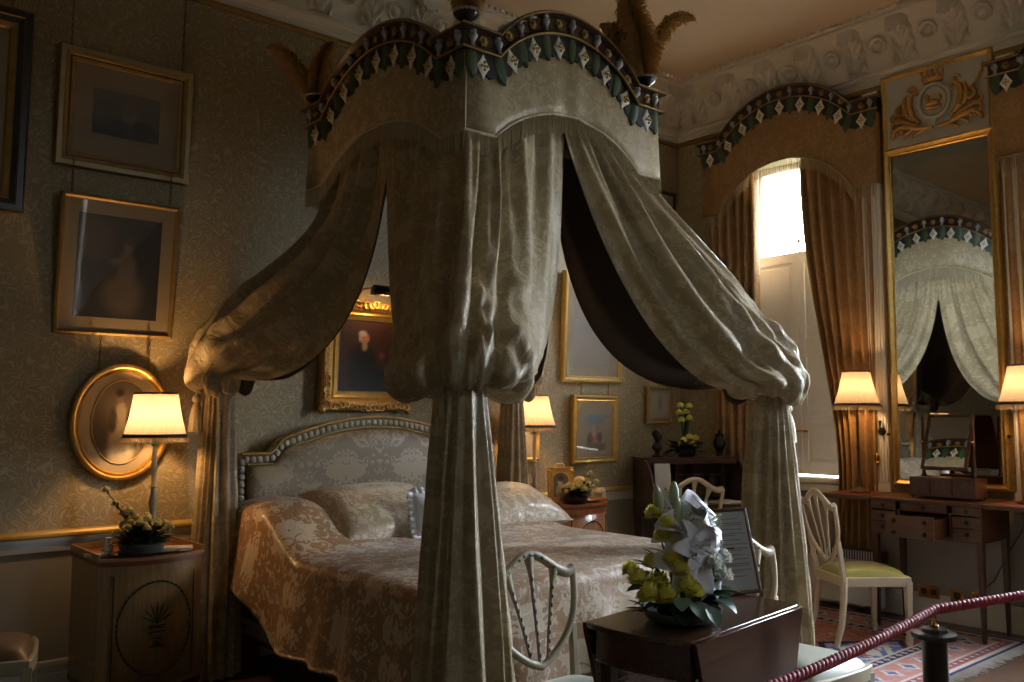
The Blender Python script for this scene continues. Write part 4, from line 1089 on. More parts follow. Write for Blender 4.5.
# ================================================================== BEDSIDE CABINETS
def cabinet(name, label, loc, W, D, H, mat, cat='cabinet'):
    root = thing(name, label, cat, loc); bow = .085
    front = [(-W / 2 + W * i / 24, -D / 2 - bow * (1 - (2 * i / 24 - 1) ** 2) ** .9 if 0 < i < 24 else -D / 2) for i in range(25)]
    out = front + [(W / 2, D / 2), (-W / 2, D / 2)]
    m = MB(); m.prism([(x, y) for x, y in out], H - .14, (0, 0, .10), (1, 0, 0), (0, 1, 0)); m.build('body', mat, root, 30)
    m = MB()
    grow = lambda k: [(x * (1 + k), y * (1 + k) if y > 0 else y - .012) for x, y in out]
    m.prism(grow(.02), .022, (0, 0, H - .04), (1, 0, 0), (0, 1, 0)); m.build('top', REDINT, root, 30)
    m = MB(); pts = grow(.015)
    for (a, b) in zip(pts, pts[1:] + pts[:1]):
        h = .036 if not (a[1] < 0 and b[1] < 0) else .016
        m.bar((a[0], a[1], H - .018 + h / 2), (b[0], b[1], H - .018 + h / 2), .010, h)
    m.build('gallery', mat, root, 30)
    m = MB(); m.prism([(x * 1.015, y if y > 0 else y - .008) for x, y in out], .03, (0, 0, .10), (1, 0, 0), (0, 1, 0)); m.build('plinth_moulding', MAHOG, root, 30)
    for sx in (-1, 1):
        for sy in (-1, 1):
            l = MB(); l.bar((sx * (W / 2 - .03), sy * (D / 2 - .03), .10), (sx * (W / 2 - .025), sy * (D / 2 - .025), 0), .045, .045, 0, .028, .028); l.build('leg', mat, root, 0)
    # painted door on the bowed front
    def fp(x, z, d): 
        t = 2 * x / W; return Vector((x, -D / 2 - bow * max(0, 1 - t * t) ** .9 - d, z))
    dw = W / 2 - .045
    dm = MB(); z0, z1 = .15, H - .08
    dm.grid([[fp(-dw + 2 * dw * i / 20, z, .004) for z in (z0, z1)] for i in range(21)]); 
    door = dm.build('door', mat, root, 60); sd = door.modifiers.new('t', 'SOLIDIFY'); sd.thickness = .006; sd.offset = 0
    st = MB(); cz = (z0 + z1) / 2; ez = (z1 - z0) * .42
    st.tube([fp(dw * .86 * math.cos(a), cz + ez * math.sin(a), .008) for a in [2 * PI * k / 48 for k in range(48)]], .006, 5, closed=True, flat=.5)
    for k in range(48):
        a = 2 * PI * k / 48; st.sphere(fp(dw * .86 * math.cos(a), cz + ez * math.sin(a), .009), .009, 6, 4, s=(1, .3, .6))
    for k in (-1, 1):
        st.tube([fp(-dw + .012 if k < 0 else dw - .012, z0 + .01, .008), fp(-dw + .012 if k < 0 else dw - .012, z1 - .01, .008)], .004, 5)
        scroll(st, (k * dw * .72, z1 - .04), .028, 0, 1.2, .004, k, y=-D / 2 - bow * .47 - .006)
    # painted urn with a spray of leaves
    for k in range(7):
        a = PI / 2 + (k - 3) * .38; c = (.0, cz + .03)
        st.tube([fp(0, cz + .02, .008), fp(.06 * math.cos(a), cz + .02 + .075 * math.sin(a), .008), fp(.085 * math.cos(a), cz + .02 + .10 * math.sin(a), .008)], [.003, .009, .003], 6, flat=.4)
    for z, r in ((-.09, .03), (-.08, .02), (-.065, .012), (-.05, .028), (-.02, .04), (.0, .034), (.01, .04)): st.tube([fp(-r, cz + z, .008), fp(r, cz + z, .008)], .007, 6, flat=.5)
    st.build('painted_ornament', LEAFDK, door, 60)
    kb = MB(); kb.lathe([(.006, 0), (.006, .008), (.011, .014), (.008, .02)], 12, M=Matrix.Translation(fp(dw * .8, cz, .006)) @ Matrix.Rotation(PI / 2, 4, 'X')); kb.build('knob', BRASS, door, 50)
    return root
NSL = (1.555, 4.79, 0); NSR = (4.66, 4.85, 0)
cabinet('bedside_cabinet', 'shadowed satinwood bedside cabinet with a bowed painted front, below the oval portrait', NSL, .50, .46, .76, SATIN)
cabinet('bedside_cabinet', 'reddish satinwood bedside cabinet with a bowed front, on the window side of the bed', NSR, .46, .44, .805, SATINR)
lamp('table_lamp', 'lit table lamp with fringed cream shade and slender painted stem, before the oval portrait', (1.665, 4.90, .752), .81, .160, .112, .235, 14)
lamp('table_lamp', 'lit table lamp with fringed cream shade beside the small gilt easel photograph', (4.445, 4.93, .787), .80, .160, .105, .235, 11)
lamp('table_lamp', 'lit table lamp with slim stem and cream shade in front of the gathered window curtain', (6.17, 3.305, .882), .88, .160, .095, .25, 9, 'slim')
lamp('table_lamp', 'lit table lamp at the far end of the dressing table, cut by the picture edge', (6.17, 2.165, .882), .88, .160, .095, .25, 9, 'slim')

# ================================================================== CHAIRS (shield back)
def make_chair(label, loc, rz, wood_, silk, painted=False, group='shield-back chairs'):
    """seat faces -Y"""
    root = thing('shield_back_chair', label, 'chair', loc, rz, group)
    SH = .39 if painted else .43
    poly = [(-.23, -.235), (-.16, -.25), (0, -.255), (.16, -.25), (.23, -.235), (.185, .20), (-.185, .20)]
    m = MB(); m.prism(poly, .06, (0, 0, SH - .06), (1, 0, 0), (0, 1, 0)); m.build('seat_frame', wood_, root, 30, .006)
    n = 18; P = []
    for i in range(n + 1):
        u = -1 + 2 * i / n; row = []
        for j in range(n + 1):
            v = -1 + 2 * j / n; hw = lerp(.217, .172, (v + 1) / 2); k = (max(0, 1 - abs(u) ** 4) * max(0, 1 - abs(v) ** 4)) ** .5
            row.append(Vector((u * hw, lerp(-.242 + .02 * u * u, .188, (v + 1) / 2), SH - .004 + .058 * k)))
        P.append(row)
    m = MB(); m.grid(P); m.build('seat', silk, root, 180)
    for s in (-1, 1):
        l = MB(); l.bar((s * .208, -.222, SH - .03), (s * .205, -.222, .05), .044, .044, 0, .026, .026); l.bar((s * .205, -.222, .055), (s * .205, -.222, 0), .034, .034, 0, .028, .028)
        # small curved bracket under the front rail
        l.prism([(0, 0), (-.05, 0), (-.035, -.012), (-.016, -.03), (0, -.055)] if s > 0 else [(0, 0), (0, -.055), (.016, -.03), (.035, -.012), (.05, 0)], .018, (s * .188, -.212, SH - .058), (1, 0, 0), (0, 0, 1))
        l.build('leg', wood_, root, 0, .003)
        l = MB(); l.tube([(s * .172, .185, SH), (s * .172, .188, .30), (s * .178, .21, .14), (s * .185, .255, 0)], [.024, .022, .02, .017], 8); l.build('leg', wood_, root, 60)
    # shield: (x, z) outline leaning back with height
    lean = lambda z: .19 + (z - SH) * .16 + .05 * max(0, z - .6) ** 2
    W = .232; zt, zsid, zb = (.89, .80, SH + .075) if painted else (.955, .865, SH + .075)
    def top(s):      # s in -1..1
        q = abs(s); return zsid + (zt - zsid) * (.5 + .5 * math.cos(PI * min(1, q * 1.12))) + .012 * sstep(.85, 1, q)
    def side(t):     # t 0 top .. 1 bottom, right side
        return W * (1 - .10 * t - .86 * t ** 3.2)
    tp = [(W * (-1 + 2 * i / 30), top(-1 + 2 * i / 30)) for i in range(31)]
    rs = [(side(i / 20), lerp(zsid + .012, zb, (i / 20) ** .9)) for i in range(21)]
    lsd = [(-x, z) for x, z in reversed(rs)]
    V = lambda x, z, d=0: Vector((x, lean(z) + d - .25 * (x * x) * .0, z))
    bk = MB(); bk.tube([V(x, z) for x, z in tp], [.017 + .007 * abs(2 * i / 30 - 1) for i in range(31)], 8, up=(0, 1, 0), flat=.8)
    bk.tube([V(x, z) for x, z in rs + lsd[1:]], .0155, 8, up=(0, 1, 0), flat=.85)
    bk.build('back_frame', wood_, root, 60)
    for s in (-1, 1):
        st = MB(); st.bar(V(s * .175, SH - .03), V(s * side(.52), lerp(zsid, zb, .58)), .036, .028, 0, .026, .024); st.build('back_upright', wood_, root, 0, .004)
    for s in (-1, 0, 1):
        sp = MB(); xb = s * .045; xt = s * .125; zb_ = zb + .003 + abs(s) * .02; zt_ = top(xt / W) - .012
        pts = [V(lerp(xb, xt, t ** 1.25), lerp(zb_, zt_, t)) for t in [i / 10 for i in range(11)]]
        sp.tube(pts, [.010, .009, .009, .009, .009, .0095, .010, .0105, .012, .018, .028], 8, up=(0, 1, 0), flat=.55); o = sp.build('splat', wood_, root, 60)
        if painted:
            d = MB()
            for t in range(1, 9): d.sphere(pts[t] + Vector((0, -.008, 0)), .0062, 6, 4, s=(.8, .5, 1.6))
            d.build('painted_husks', BLUEP if s == 0 else LEAFDK, o, 60)
    if painted:
        d = MB()
        for i in range(3, 28, 2): d.sphere(V(*tp[i], -.013), .010, 6, 4, s=(1.2, .4, .7), mi=1 if 13 <= i <= 17 else (2 if i % 4 == 1 else 0))
        d.build('painted_garland', [LEAFDK, BLUEP, PINKP], root, 60)
    return root
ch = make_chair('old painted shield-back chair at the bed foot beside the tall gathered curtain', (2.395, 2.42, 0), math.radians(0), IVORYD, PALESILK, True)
make_chair('ivory shield-back chair with pale green silk seat, behind the drop-leaf table and rope', (3.46, 2.18, 0), math.radians(-2), IVORY, PALESILK, True)
c0 = make_chair('cream shield-back chair with yellow-green silk seat, standing free before the dressing table', (5.50, 2.98, 0), math.radians(57), IVORY, GREENSILK)
dup(c0, (5.62, 4.50, 0), math.radians(150), 'cream shield-back chair drawn up to the dark writing desk')
dup(c0, (4.80 + .37, 4.895, 0), math.radians(90), 'cream shield-back chair beside the reddish bedside cabinet, against the wall')
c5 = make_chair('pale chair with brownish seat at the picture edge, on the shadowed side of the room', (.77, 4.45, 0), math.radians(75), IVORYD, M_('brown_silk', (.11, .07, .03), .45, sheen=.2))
# ================================================================== WINDOW CURTAINS, VALANCES
def window_dressing(c, tagw, left_lab, right_lab, val_lab, only_left=False):
    """pelmet with arched painted cornice, cloth and fringe, and a pair of curtains; c = middle of the window along the wall"""
    L = .80; xf = 6.325
    zt = 3.85
    root = thing('window_valance', val_lab, 'valance', (X1, c, 3.2)); root['_off'] = (X1, c, 3.2); off = root.location.copy()
    b = cornice_side(root, (xf, c, 0), (0, 1, 0), (-1, 0, 0), L, zt, .115, 9, 'cornice_board', h=.29)
    r = MB()
    for s in (-1, 1):
        y = c + s * (L - .01); r.b2(xf, X1, y - .012, y + .012, zt - .12, zt)
    r.b2(xf, X1, c - L, c + L, zt - .1, zt - .085); r.build('return_board', CORNDARK, root, 0, 0, off)
    m = MB(); ss = arch_path(L, 60); P = []; UV = []
    fz = lambda s: arch(s, L, h=.29)
    for s in ss:
        zb = 3.17 + arch(s, L, h=.36); row = []; uvr = []
        for j in range(7):
            t = j / 6; z = lerp(zt + fz(s) - .08, zb, t); row.append(Vector((xf - .006 - .01 * t + .004 * math.sin(s * 17) * t, c + s, z))); uvr.append((s, z))
        P.append(row); UV.append(uvr)
    m.grid(P, uv=UV); vo = m.build('valance_cloth', WINDRAPE, root, 180, 0, off); sd = vo.modifiers.new('t', 'SOLIDIFY'); sd.thickness = .006
    for s in (-1, 1):
        m = MB(); y = c + s * (L - .004); m.b2(xf, X1 - .03, y - .004, y + .004, 3.18, zt - .1); m.build('valance_return', WINDRAPE, root, 0, 0, off)
    fm = MB(); pts = [r_[-1] + Vector((-.004, 0, 0)) for r_ in P]; fm.tube(pts, .008, 8); fringe_strip(fm, pts, (-1, 0, 0), .10); fm.build('fringe', FRINGEW, vo, 0, 0, off)
    def curtain(lab, y0, y1t, ytie, wtie, zbot, pull, yb0, yb1, nf):
        """y0 outer edge, y1t inner edge at the top; gathered at ztie"""
        rt = thing('window_curtain', lab, 'curtain', (6.375, y0, 0)); o2 = rt.location.copy()
        nu, nz = 120, 60; P = []; UV = []
        for i in range(nu):
            u = i / (nu - 1); row = []; uvr = []
            for j in range(nz):
                t = j / (nz - 1); z = lerp(3.62, zbot, t)
                k = sstep(3.45, .98, z) ** 1.25 if z > .98 else 1 - .35 * sstep(.98, .1, z)
                ya = lerp(y0, yb0, k); yb = lerp(y1t, yb1, k)
                y = lerp(ya, yb, u); amp = .032 * (1 - .2 * k)
                x = 6.385 + .008 * math.sin(3 * u + j * .05) - amp * math.sin(2 * PI * nf * u + .6 * math.sin(u * 7 + t * 1.5)) - .045 * math.sin(PI * u) * k
                row.append(Vector((x, y, z))); uvr.append((u * 1.1, z))
            P.append(row); UV.append(uvr)
        m = MB(); m.grid(P, uv=UV); cl = m.build('curtain_cloth', WINDRAPE, rt, 180, 0, o2); sd = cl.modifiers.new('t', 'SOLIDIFY'); sd.thickness = .01
        if pull:
            f = MB(); e = [r_ for r_ in P[-1]]; f.tube([p + Vector((-.004, 0, 0)) for p in e], .006, 6); f.build('edge_cord', FRINGEW, rt, 60, 0, o2)
        return rt
    if not only_left or only_left == 'near':
        curtain(right_lab, c - .72, c - .14, 0, 0, .25, True, c - .70, c - .40, 6)
    curtain(left_lab, c + .76, c + .29, 0, 0, .05, False, c + .74, c + .29, 5.5)
window_dressing(3.97, 'a', 'straight brown damask curtain hanging at the corner side of the shuttered window', 'brown damask curtain drawn aside, hanging between shuttered window and pier glass', 'arched brown valance with painted cornice above the shuttered window')
window_dressing(1.54, 'b', 'brown curtain at the picture edge beyond the pier glass', 'brown curtain on the far jamb of the unseen window', 'brown fringed valance at the picture edge beyond the pier glass')

# ================================================================== PIER GLASS
PG = thing('pier_glass', 'tall wall mirror with gilt frame and carved crest panel above the dressing table', 'mirror', (6.40, 2.755, .93)); o = PG.location.copy()
ya, yb = 2.355, 3.155; z0, zm, z1 = .93, 3.41, 3.99
f = MB()
def yzframe(m, y0, y1, za, zb, prof):
    R = []
    for i, d in prof: R.append([Vector((6.43 - d, y, z)) for y, z in ((y1 - i, za + i), (y0 + i, za + i), (y0 + i, zb - i), (y1 - i, zb - i))])
    for q in range(len(prof) - 1):
        for k in range(4): m.add([R[q][k], R[q][(k + 1) % 4], R[q + 1][(k + 1) % 4], R[q + 1][k]], [(0, 1, 2, 3)])
pfm = [(0, 0), (0, .035), (.008, .05), (.02, .055), (.03, .045), (.04, .035), (.05, .038), (.058, .028)]
yzframe(f, ya, yb, z0, zm + .02, pfm); yzframe(f, ya, yb, zm - .02, z1, [(0, 0), (0, .035), (.006, .045), (.02, .05), (.03, .04), (.042, .028)])
f.build('frame', GOLD, PG, 25, 0, o)
m = MB(); m.box((6.402, (ya + yb) / 2, (z0 + zm) / 2 + .01), (.005, yb - ya - .1, zm - z0 - .08), rot=(0, math.radians(.6), 0)); m.build('mirror_plate', MIRROR, PG, 0, 0, o)
m = MB(); m.b2(6.40, 6.43, ya + .035, yb - .035, zm + .01, z1 - .035); panel = m.build('crest_panel', M_('panel_cream', (.50, .47, .41), .5, var=.05), PG, 0, 0, o)
# carved crest: crowned belt ring between leafy scrolls. local x = to the viewer's right (-Y), local z up
MC = Matrix(((0, 1, 0, 6.398), (-1, 0, 0, (ya + yb) / 2), (0, 0, 1, (zm + z1) / 2 + .01), (0, 0, 0, 1)))
def tq(m, pts, r, y=-.012, n=7): m.tube([(p[0], y, p[1]) for p in pts], r, n, M=MC)
g = MB()
ring = lambda rx, rz, k=40: [(rx * math.cos(2 * PI * i / k), rz * math.sin(2 * PI * i / k)) for i in range(k)]
wr = MB(); wr.tube([(p[0], -.016, p[1]) for p in ring(.108, .125)], .021, 8, M=MC, closed=True, flat=.6); wr.bar((0, -.025, -.11), (-.01, -.025, -.185), .035, .012, M=MC, up=(0, 1, 0))
wr.build('belt_ring', M_('ring_white', (.50, .48, .44), .5), panel, 60, 0, o)
ds = MB(); ds.lathe([(.088, 0), (.085, .012), (.01, .015)], 32, M=MC @ Matrix.Rotation(PI / 2, 4, 'X') @ Matrix.Scale(1.15, 4, (0, 1, 0)), mi=0); ds.build('crest_ground', M_('crest_cream', (.55, .50, .40), .5), panel, 50, 0, o)
an = MB()   # small crouching animal on a cap
an.tube([(-.05, -.02, -.05), (.05, -.02, -.05)], [.016, .016], 8, M=MC); an.tube([(-.045, -.022, -.022), (.0, -.022, -.012), (.035, -.022, -.02)], [.022, .026, .02], 8, M=MC)
an.tube([(-.035, -.022, -.01), (-.045, -.022, .02), (-.04, -.024, .045)], [.02, .016, .014], 8, M=MC); an.tube([(-.04, -.024, .045), (-.062, -.024, .038)], [.013, .008], 8, M=MC); an.tube([(.035, -.02, -.015), (.055, -.02, .005), (.045, -.02, .03)], [.007, .006, .008], 6, M=MC)
an.build('crest_animal', CARVED, panel, 60, 0, o)
cw = MB(); cw.lathe([(.07, .0), (.074, .012), (.066, .022), (.07, .03)], 24, M=MC @ Matrix.Translation((0, -.02, .135)) @ Matrix.Scale(.35, 4, (0, 1, 0)))
for k in range(5):
    x = (k - 2) * .034; cw.bar((x, -.03, .16), (x * 1.12, -.03, .215), .022, .012, 0, .006, .008, M=MC, up=(0, 1, 0)); cw.sphere(MC @ Vector((x * 1.13, -.03, .218)), .011, 8, 6)
for k in range(4): cw.sphere(MC @ Vector(((k - 1.5) * .034, -.035, .185)), .009, 8, 6)
cw.build('crown', CARVED, panel, 50, 0, o)
sc = MB()
def leafscroll(cx, cz, r, a0, turns, th, fl):
    pts = []
    for i in range(27):
        t = i / 26; a = a0 + fl * turns * 2 * PI * t; rr = r * (1 - .8 * t ** .8); pts.append((cx + rr * math.cos(a), cz + rr * math.sin(a)))
    tq(sc, pts, [th * (.5 + .8 * math.sin(PI * min(1, .1 + t / 26 * .9))) for t in range(27)], -.014)
for s in (-1, 1):
    q = lambda pts: [(s * x, z) for x, z in pts]
    tq(sc, q([(.02, -.19), (.10, -.185), (.19, -.15), (.26, -.14), (.31, -.17), (.325, -.21)]), [.012, .018, .022, .022, .018, .012])
    tq(sc, q([(.12, -.165), (.20, -.12), (.27, -.09), (.31, -.10), (.32, -.14)]), [.012, .02, .022, .018, .01])
    tq(sc, q([(.11, -.14), (.165, -.08), (.185, .0), (.175, .07), (.14, .10), (.12, .075)]), [.014, .022, .026, .024, .02, .012])
    tq(sc, q([(.15, -.12), (.21, -.06), (.225, .02), (.21, .08)]), [.01, .018, .018, .01])
    tq(sc, q([(.06, -.19), (.13, -.21), (.17, -.235)]), [.01, .014, .006]); tq(sc, q([(.16, -.17), (.22, -.2), (.235, -.23)]), [.01, .014, .006])
    leafscroll(s * .245, -.02, .05, PI / 2, 1.1, .011, -s); leafscroll(s * .30, -.065, .036, PI / 2, 1.0, .009, -s); leafscroll(s * .155, .115, .035, 0 if s > 0 else PI, 1.0, .010, s)
    for k in range(7):
        t = k / 6; sc.sphere(MC @ Vector((s * lerp(.12, .31, t), -.016, -.13 + .05 * math.sin(t * 6))), .018, 7, 5, s=(1.2, 1, .8))
tq(sc, [(.24, .02), (.29, .06), (.33, .13), (.335, .19)], [.008, .010, .012, .006]); sc.build('carved_scrolls', CARVED, panel, 60, 0, o)
for y in (ya - .012, yb + .012):
    m = MB(); m.tube([(6.39, y, 1.30), (6.35, y, 1.30)], [.006, .012], 8); m.build('side_peg', DARKBRONZE, PG, 50, 0, o)

# ================================================================== DRESSING TABLE
DT = thing('dressing_table', 'long wooden dressing table with opened flaps and a pulled-out drawer, under the pier glass', 'table', (6.15, 2.74, 0)); o = DT.location.copy()
xa, xb = 5.94, 6.375; yA, yB = 2.37, 3.11; zb_, zt_ = .63, .88
m = MB(); m.b2(xa, xb, yA, yB, zb_, zb_ + .02); m.b2(xb - .02, xb, yA, yB, zb_, zt_ - .02); m.b2(xa, xb, yA, yA + .02, zb_, zt_ - .02); m.b2(xa, xb, yB - .02, yB, zb_, zt_ - .02); m.b2(xa + .005, xb, yA, yB, .80, .81)
for y in (yA + .2, yB - .2): m.b2(xa, xb, y - .008, y + .008, zb_, .8)
m.build('carcass', ROSEW, DT, 0, .002, o)
m = MB(); m.b2(xa - .01, xb + .01, yA - .005, yB + .005, zt_ - .022, zt_); m.build('top', ROSEW, DT, 0, .004, o)
for a, b in ((yB + .008, yB + .385), (yA - .385, yA - .008)):
    m = MB(); m.b2(xa - .005, xb, a, b, zt_ - .03, zt_ - .002); fl = m.build('side_flap', ROSEW, DT, 0, .004, o)
    m = MB(); m.b2(xa + .03, xb - .03, a + .03, b - .03, zt_ - .001, zt_ + .001); m.build('flap_lining', REDINT, fl, 0, 0, o)
def drawer(x, y0, y1, z0, z1, kn, depth, name='drawer'):
    m = MB(); m.b2(x, x + .018, y0, y1, z0, z1); m.b2(x + .018, x + depth, y0 + .008, y0 + .018, z0 + .01, z1 - .02); m.b2(x + .018, x + depth, y1 - .018, y1 - .008, z0 + .01, z1 - .02); m.b2(x + .018, x + depth, y0 + .008, y1 - .008, z0 + .008, z0 + .016)
    m.b2(x + depth - .01, x + depth, y0 + .008, y1 - .008, z0 + .01, z1 - .02)
    d = m.build(name, ROSEW, DT, 0, .0015, o)
    for y in kn[0]:
        for z in kn[1]:
            k = MB(); M2 = Matrix.Translation((x, y, z)) @ Matrix.Rotation(-PI / 2, 4, 'Y'); k.lathe([(.014, 0), (.015, .003), (.008, .005), (.007, .012), (.013, .018), (.01, .024), (.003, .025)], 14, M=M2); k.build('knob', DARKBRONZE, d, 40, 0, o)
    return d
for y0, y1 in ((yA + .004, yA + .185), (yB - .185, yB - .004)):
    for z0, z1 in ((.645, .715), (.72, .79)): drawer(xa - .006, y0, y1, z0, z1, ([(y0 + y1) / 2], [(z0 + z1) / 2]), .3)
ym = (yA + yB) / 2
for y0, y1 in ((yA + .004, yA + .185), (yA + .215, yB - .215), (yB - .185, yB - .004)): drawer(xa - .006, y0, y1, .80, .855, ([(y0 + y1) / 2], [.828]), .05, 'false_drawer_front')
d = drawer(xa - .21, yA + .213, yB - .213, .645, .79, ([ym - .10, ym + .10], [.68, .755]), .36, 'pulled_out_drawer')
m = MB(); m.b2(xa - .19, xa + .13, yA + .235, yB - .235, .66, .745); m.build('drawer_tray', M_('blue_grey_tray', (.05, .06, .07), .5), d, 0, .01, o)
for x in (xa + .025, xb - .025):
    for y in (yA + .025, yB - .025):
        l = MB(); l.bar((x, y, .65), (x, y, 0), .042, .042, 0, .022, .022); l.build('leg', MAHOGZ, DT, 0, .002, o)
m = MB(); m.tube([(6.40, 2.2, .86), (6.41, 2.3, .70), (6.42, 2.42, .5), (6.42, 2.5, .33), (6.42, 2.62, .22)], .004, 6)
fx = m.build('lamp_flex', BLACKW, None, 60, 0, (6.42, 2.5, .3)); fx.location = (6.42, 2.5, .3); tag(fx, 'thin dark lamp flex trailing down the wall under the dressing table', 'cable')
# swing toilet mirror
TM = thing('toilet_mirror', 'small mahogany swing mirror on a drawer box, standing on the dressing table', 'mirror', (6.15, 2.665, .884)); 
m = MB(); m.b2(-.10, .10, -.215, .215, .012, .14)
for sx in (-.085, .085):
    for sy in (-.2, .2): m.sphere((sx, sy, .009), .012, 8, 6, s=(1, 1, .8))
bxo = m.build('drawer_box', MAHOG, TM, 0, .004)
for a, b in ((-.21, -.075), (-.07, .07), (.075, .21)):
    m = MB(); m.b2(-.106, -.099, a, b, .03, .128); dd = m.build('small_drawer', MAHOG, bxo, 0, .002)
    if True:
        pass
for s in (-1, 1):
    m = MB(); m.lathe([(.016, .14), (.018, .15), (.011, .165), (.014, .2), (.012, .28), (.013, .4), (.010, .52), (.013, .53), (.006, .555)], 12, (0.02, s * .165, 0)); m.build('upright', MAHOGZ, TM, 40)
tl = Matrix.Translation((.02, 0, .375)) @ Matrix.Rotation(math.radians(22.5), 4, 'Y')
m = MB()
for s in (-1, 1): m.box((0, s * .142, 0), (.022, .022, .40), M=tl); m.box((0, 0, s * .19), (.022, .284, .022), M=tl)
m.box((.008, 0, 0), (.006, .28, .39), M=tl)
fo = m.build('swing_frame', MAHOGZ, TM, 0, .003)
m = MB(); m.box((-.003, 0, 0), (.004, .262, .36), M=tl); m.build('mirror_plate', MIRROR, fo, 0)
m = MB()
for s in (-1, 1): m.sphere((.0, s * .165, .375), .014, 8, 6)
m.build('swing_knob', BRASS, TM, 60)
# bell pull, sockets, heater
bp = thing('bell_pull', 'slender brass bell lever with hanging rod beside the pier glass', 'bell pull', (6.37, 3.235, 1.1))
m = MB(); m.tube([(0, .03, .50), (0, .03, .06)], .006, 8); m.lathe([(.006, .06), (.018, .045), (.022, .02), (.012, .0), (.018, -.01), (.006, -.03)], 14, (0, .03, 0)); m.build('rod', BRASS, bp, 50)
m = MB(); m.lathe([(.03, 0), (.03, .006), (.015, .014), (.01, .03)], 16, M=Matrix.Translation((.012, -.01, .22)) @ Matrix.Rotation(-PI / 2, 4, 'Y')); m.tube([(-.02, -.01, .22), (-.025, -.01, .26), (-.02, -.01, .30)], [.008, .007, .012], 8); m.build('lever', DARKBRONZE, bp, 50)
HT = thing('electric_heater', 'low white electric heater with a dark top grill, behind the dressing-table chair', 'heater', (6.28, 3.58, 0))
m = MB(); m.b2(-.04, .04, -.37, .37, .05, .38); m.build('casing', HEATER, HT, 0, .01)
m = MB(); m.b2(-.038, .04, -.35, .35, .381, .45); 
m.build('grill', GRILL, HT, 0, .003)
g = MB(); 
for k in range(34): g.b2(-.044, -.036, -.34 + k * .0206, -.34 + k * .0206 + .006, .385, .448)
g.build('grill_bars', HEATER, HT, 0)
for s in (-1, 1):
    m = MB(); m.b2(-.05, .046, s * .375 - .018, s * .375 + .018, .37, .455); m.build('end_cap', BLACKW, HT, 0, .006)
    m = MB(); m.b2(-.08, .06, s * .28 - .02, s * .28 + .02, 0, .06); m.build('foot', BLACKW, HT, 0, .004)
for y, w_, lab in ((2.94, .15, 'double brass wall socket low on the wall behind the dressing table'), (2.745, .088, 'single brass wall socket, the middle one of three below the dressing table'), (2.60, .088, 'single brass wall socket nearest the trailing lamp flex')):
    s = thing('wall_socket', lab, 'socket', (X1 - .022, y, .195), 0, None)
    m = MB(); m.b2(-.006, .0, -w_ / 2, w_ / 2, -.044, .044); m.build('socket_plate', BRASS, s, 0, .003)
    m = MB()
    for q in ([0] if w_ < .1 else [-.035, .035]): m.b2(-.009, -.005, q - .02, q + .02, -.02, .02)
    m.build('socket_insert', BLACKW, s, 0, .002)

# ================================================================== WRITING DESK IN THE CORNER
DK = thing('writing_desk', 'dark mahogany cylinder desk standing open in the room corner', 'desk', (5.93, 4.658, 0), math.radians(-30))
w2, d2, H = .41, .25, 1.075
dk = lambda x, y, z: Vector((5.93 + .866 * x + .5 * y, 4.658 - .5 * x + .866 * y, z))
prof_ = [(d2, .60), (d2, H), (-.02, H), (-.09, H - .02), (-.16, H - .07), (-.22, H - .15), (-.27, H - .25), (-.29, .74), (-.29, .60)]
for s in (-1, 1):
    m = MB(); m.prism([(y, z) for y, z in prof_], .024, (s * w2 - (.024 if s > 0 else 0), 0, 0), (0, 1, 0), (0, 0, 1)); m.build('side_panel', MAHOGZ, DK, 30, .003)
m = MB(); m.b2(-w2 - .01, w2 + .01, -.05, d2, H, H + .018); m.build('top', MAHOG, DK, 0, .005)
m = MB(); m.b2(-w2, w2, d2 - .02, d2, .6, H); m.b2(-w2 + .02, w2 - .02, -.06, d2, H - .035, H); m.build('back_panel', MAHOG, DK, 0)
m = MB(); m.b2(-w2 + .024, w2 - .024, -.33, d2 - .02, .715, .735); 
ws = m.build('writing_slide', MAHOG, DK, 0, .003)
m = MB(); m.b2(-w2 + .10, w2 - .10, -.29, .0, .7355, .738); m.build('leather_inset', M_('tan_leather', (.30, .20, .12), .5), ws, 0)
for k in range(5):
    m = MB(); x = -w2 + .03 + k * .151; m.b2(x, x + .14, .12, .14, .75, .82); dd = m.build('inner_drawer', MAHOG, DK, 0, .002)
    kb = MB(); kb.sphere((x + .07, .115, .785), .007, 8, 6); kb.build('knob', BRASS, dd, 60)
m = MB()
for k in range(6): m.b2(-w2 + .022 + k * .151, -w2 + .028 + k * .151, .1, d2 - .02, .74, H - .035)
m.b2(-w2 + .024, w2 - .024, .1, d2 - .02, .825, .833); m.b2(-w2 + .024, w2 - .024, .14, d2 - .02, .93, .936); m.build('pigeonhole', MAHOG, DK, 0)
m = MB(); m.b2(-w2 + .024, w2 - .024, -.285, d2 - .02, .60, .705); fr_ = m.build('frieze', MAHOG, DK, 0, .003)
for s in (-1, 1):
    m = MB(); x = s * .195; m.b2(x - .18, x + .18, -.295, -.284, .61, .695); dd = m.build('drawer', MAHOG, DK, 0, .003)
    for q in (-1, 1):
        k = MB(); k.sphere((x + q * .1, -.302, .652), .012, 8, 6); k.build('knob', BRASS, dd, 60)
for sx in (-1, 1):
    for sy in (-1, 1):
        l = MB(); l.bar((sx * (w2 - .03), sy * (d2 - .03), .6), (sx * (w2 - .03), sy * (d2 - .03), 0), .05, .05, 0, .028, .028); l.build('leg', MAHOGZ, DK, 0, .003)
m = MB(); m.box((0, 0, .155), (.135, .012, .31)); cdn = m.build('standing_card', PAPERW, None, 0, .002); cdn.location = dk(-.27, -.12, .7385); cdn.rotation_euler = (math.radians(-8), 0, -.52); tag(cdn, 'tall plain white card propped upright in the open writing desk', 'card')
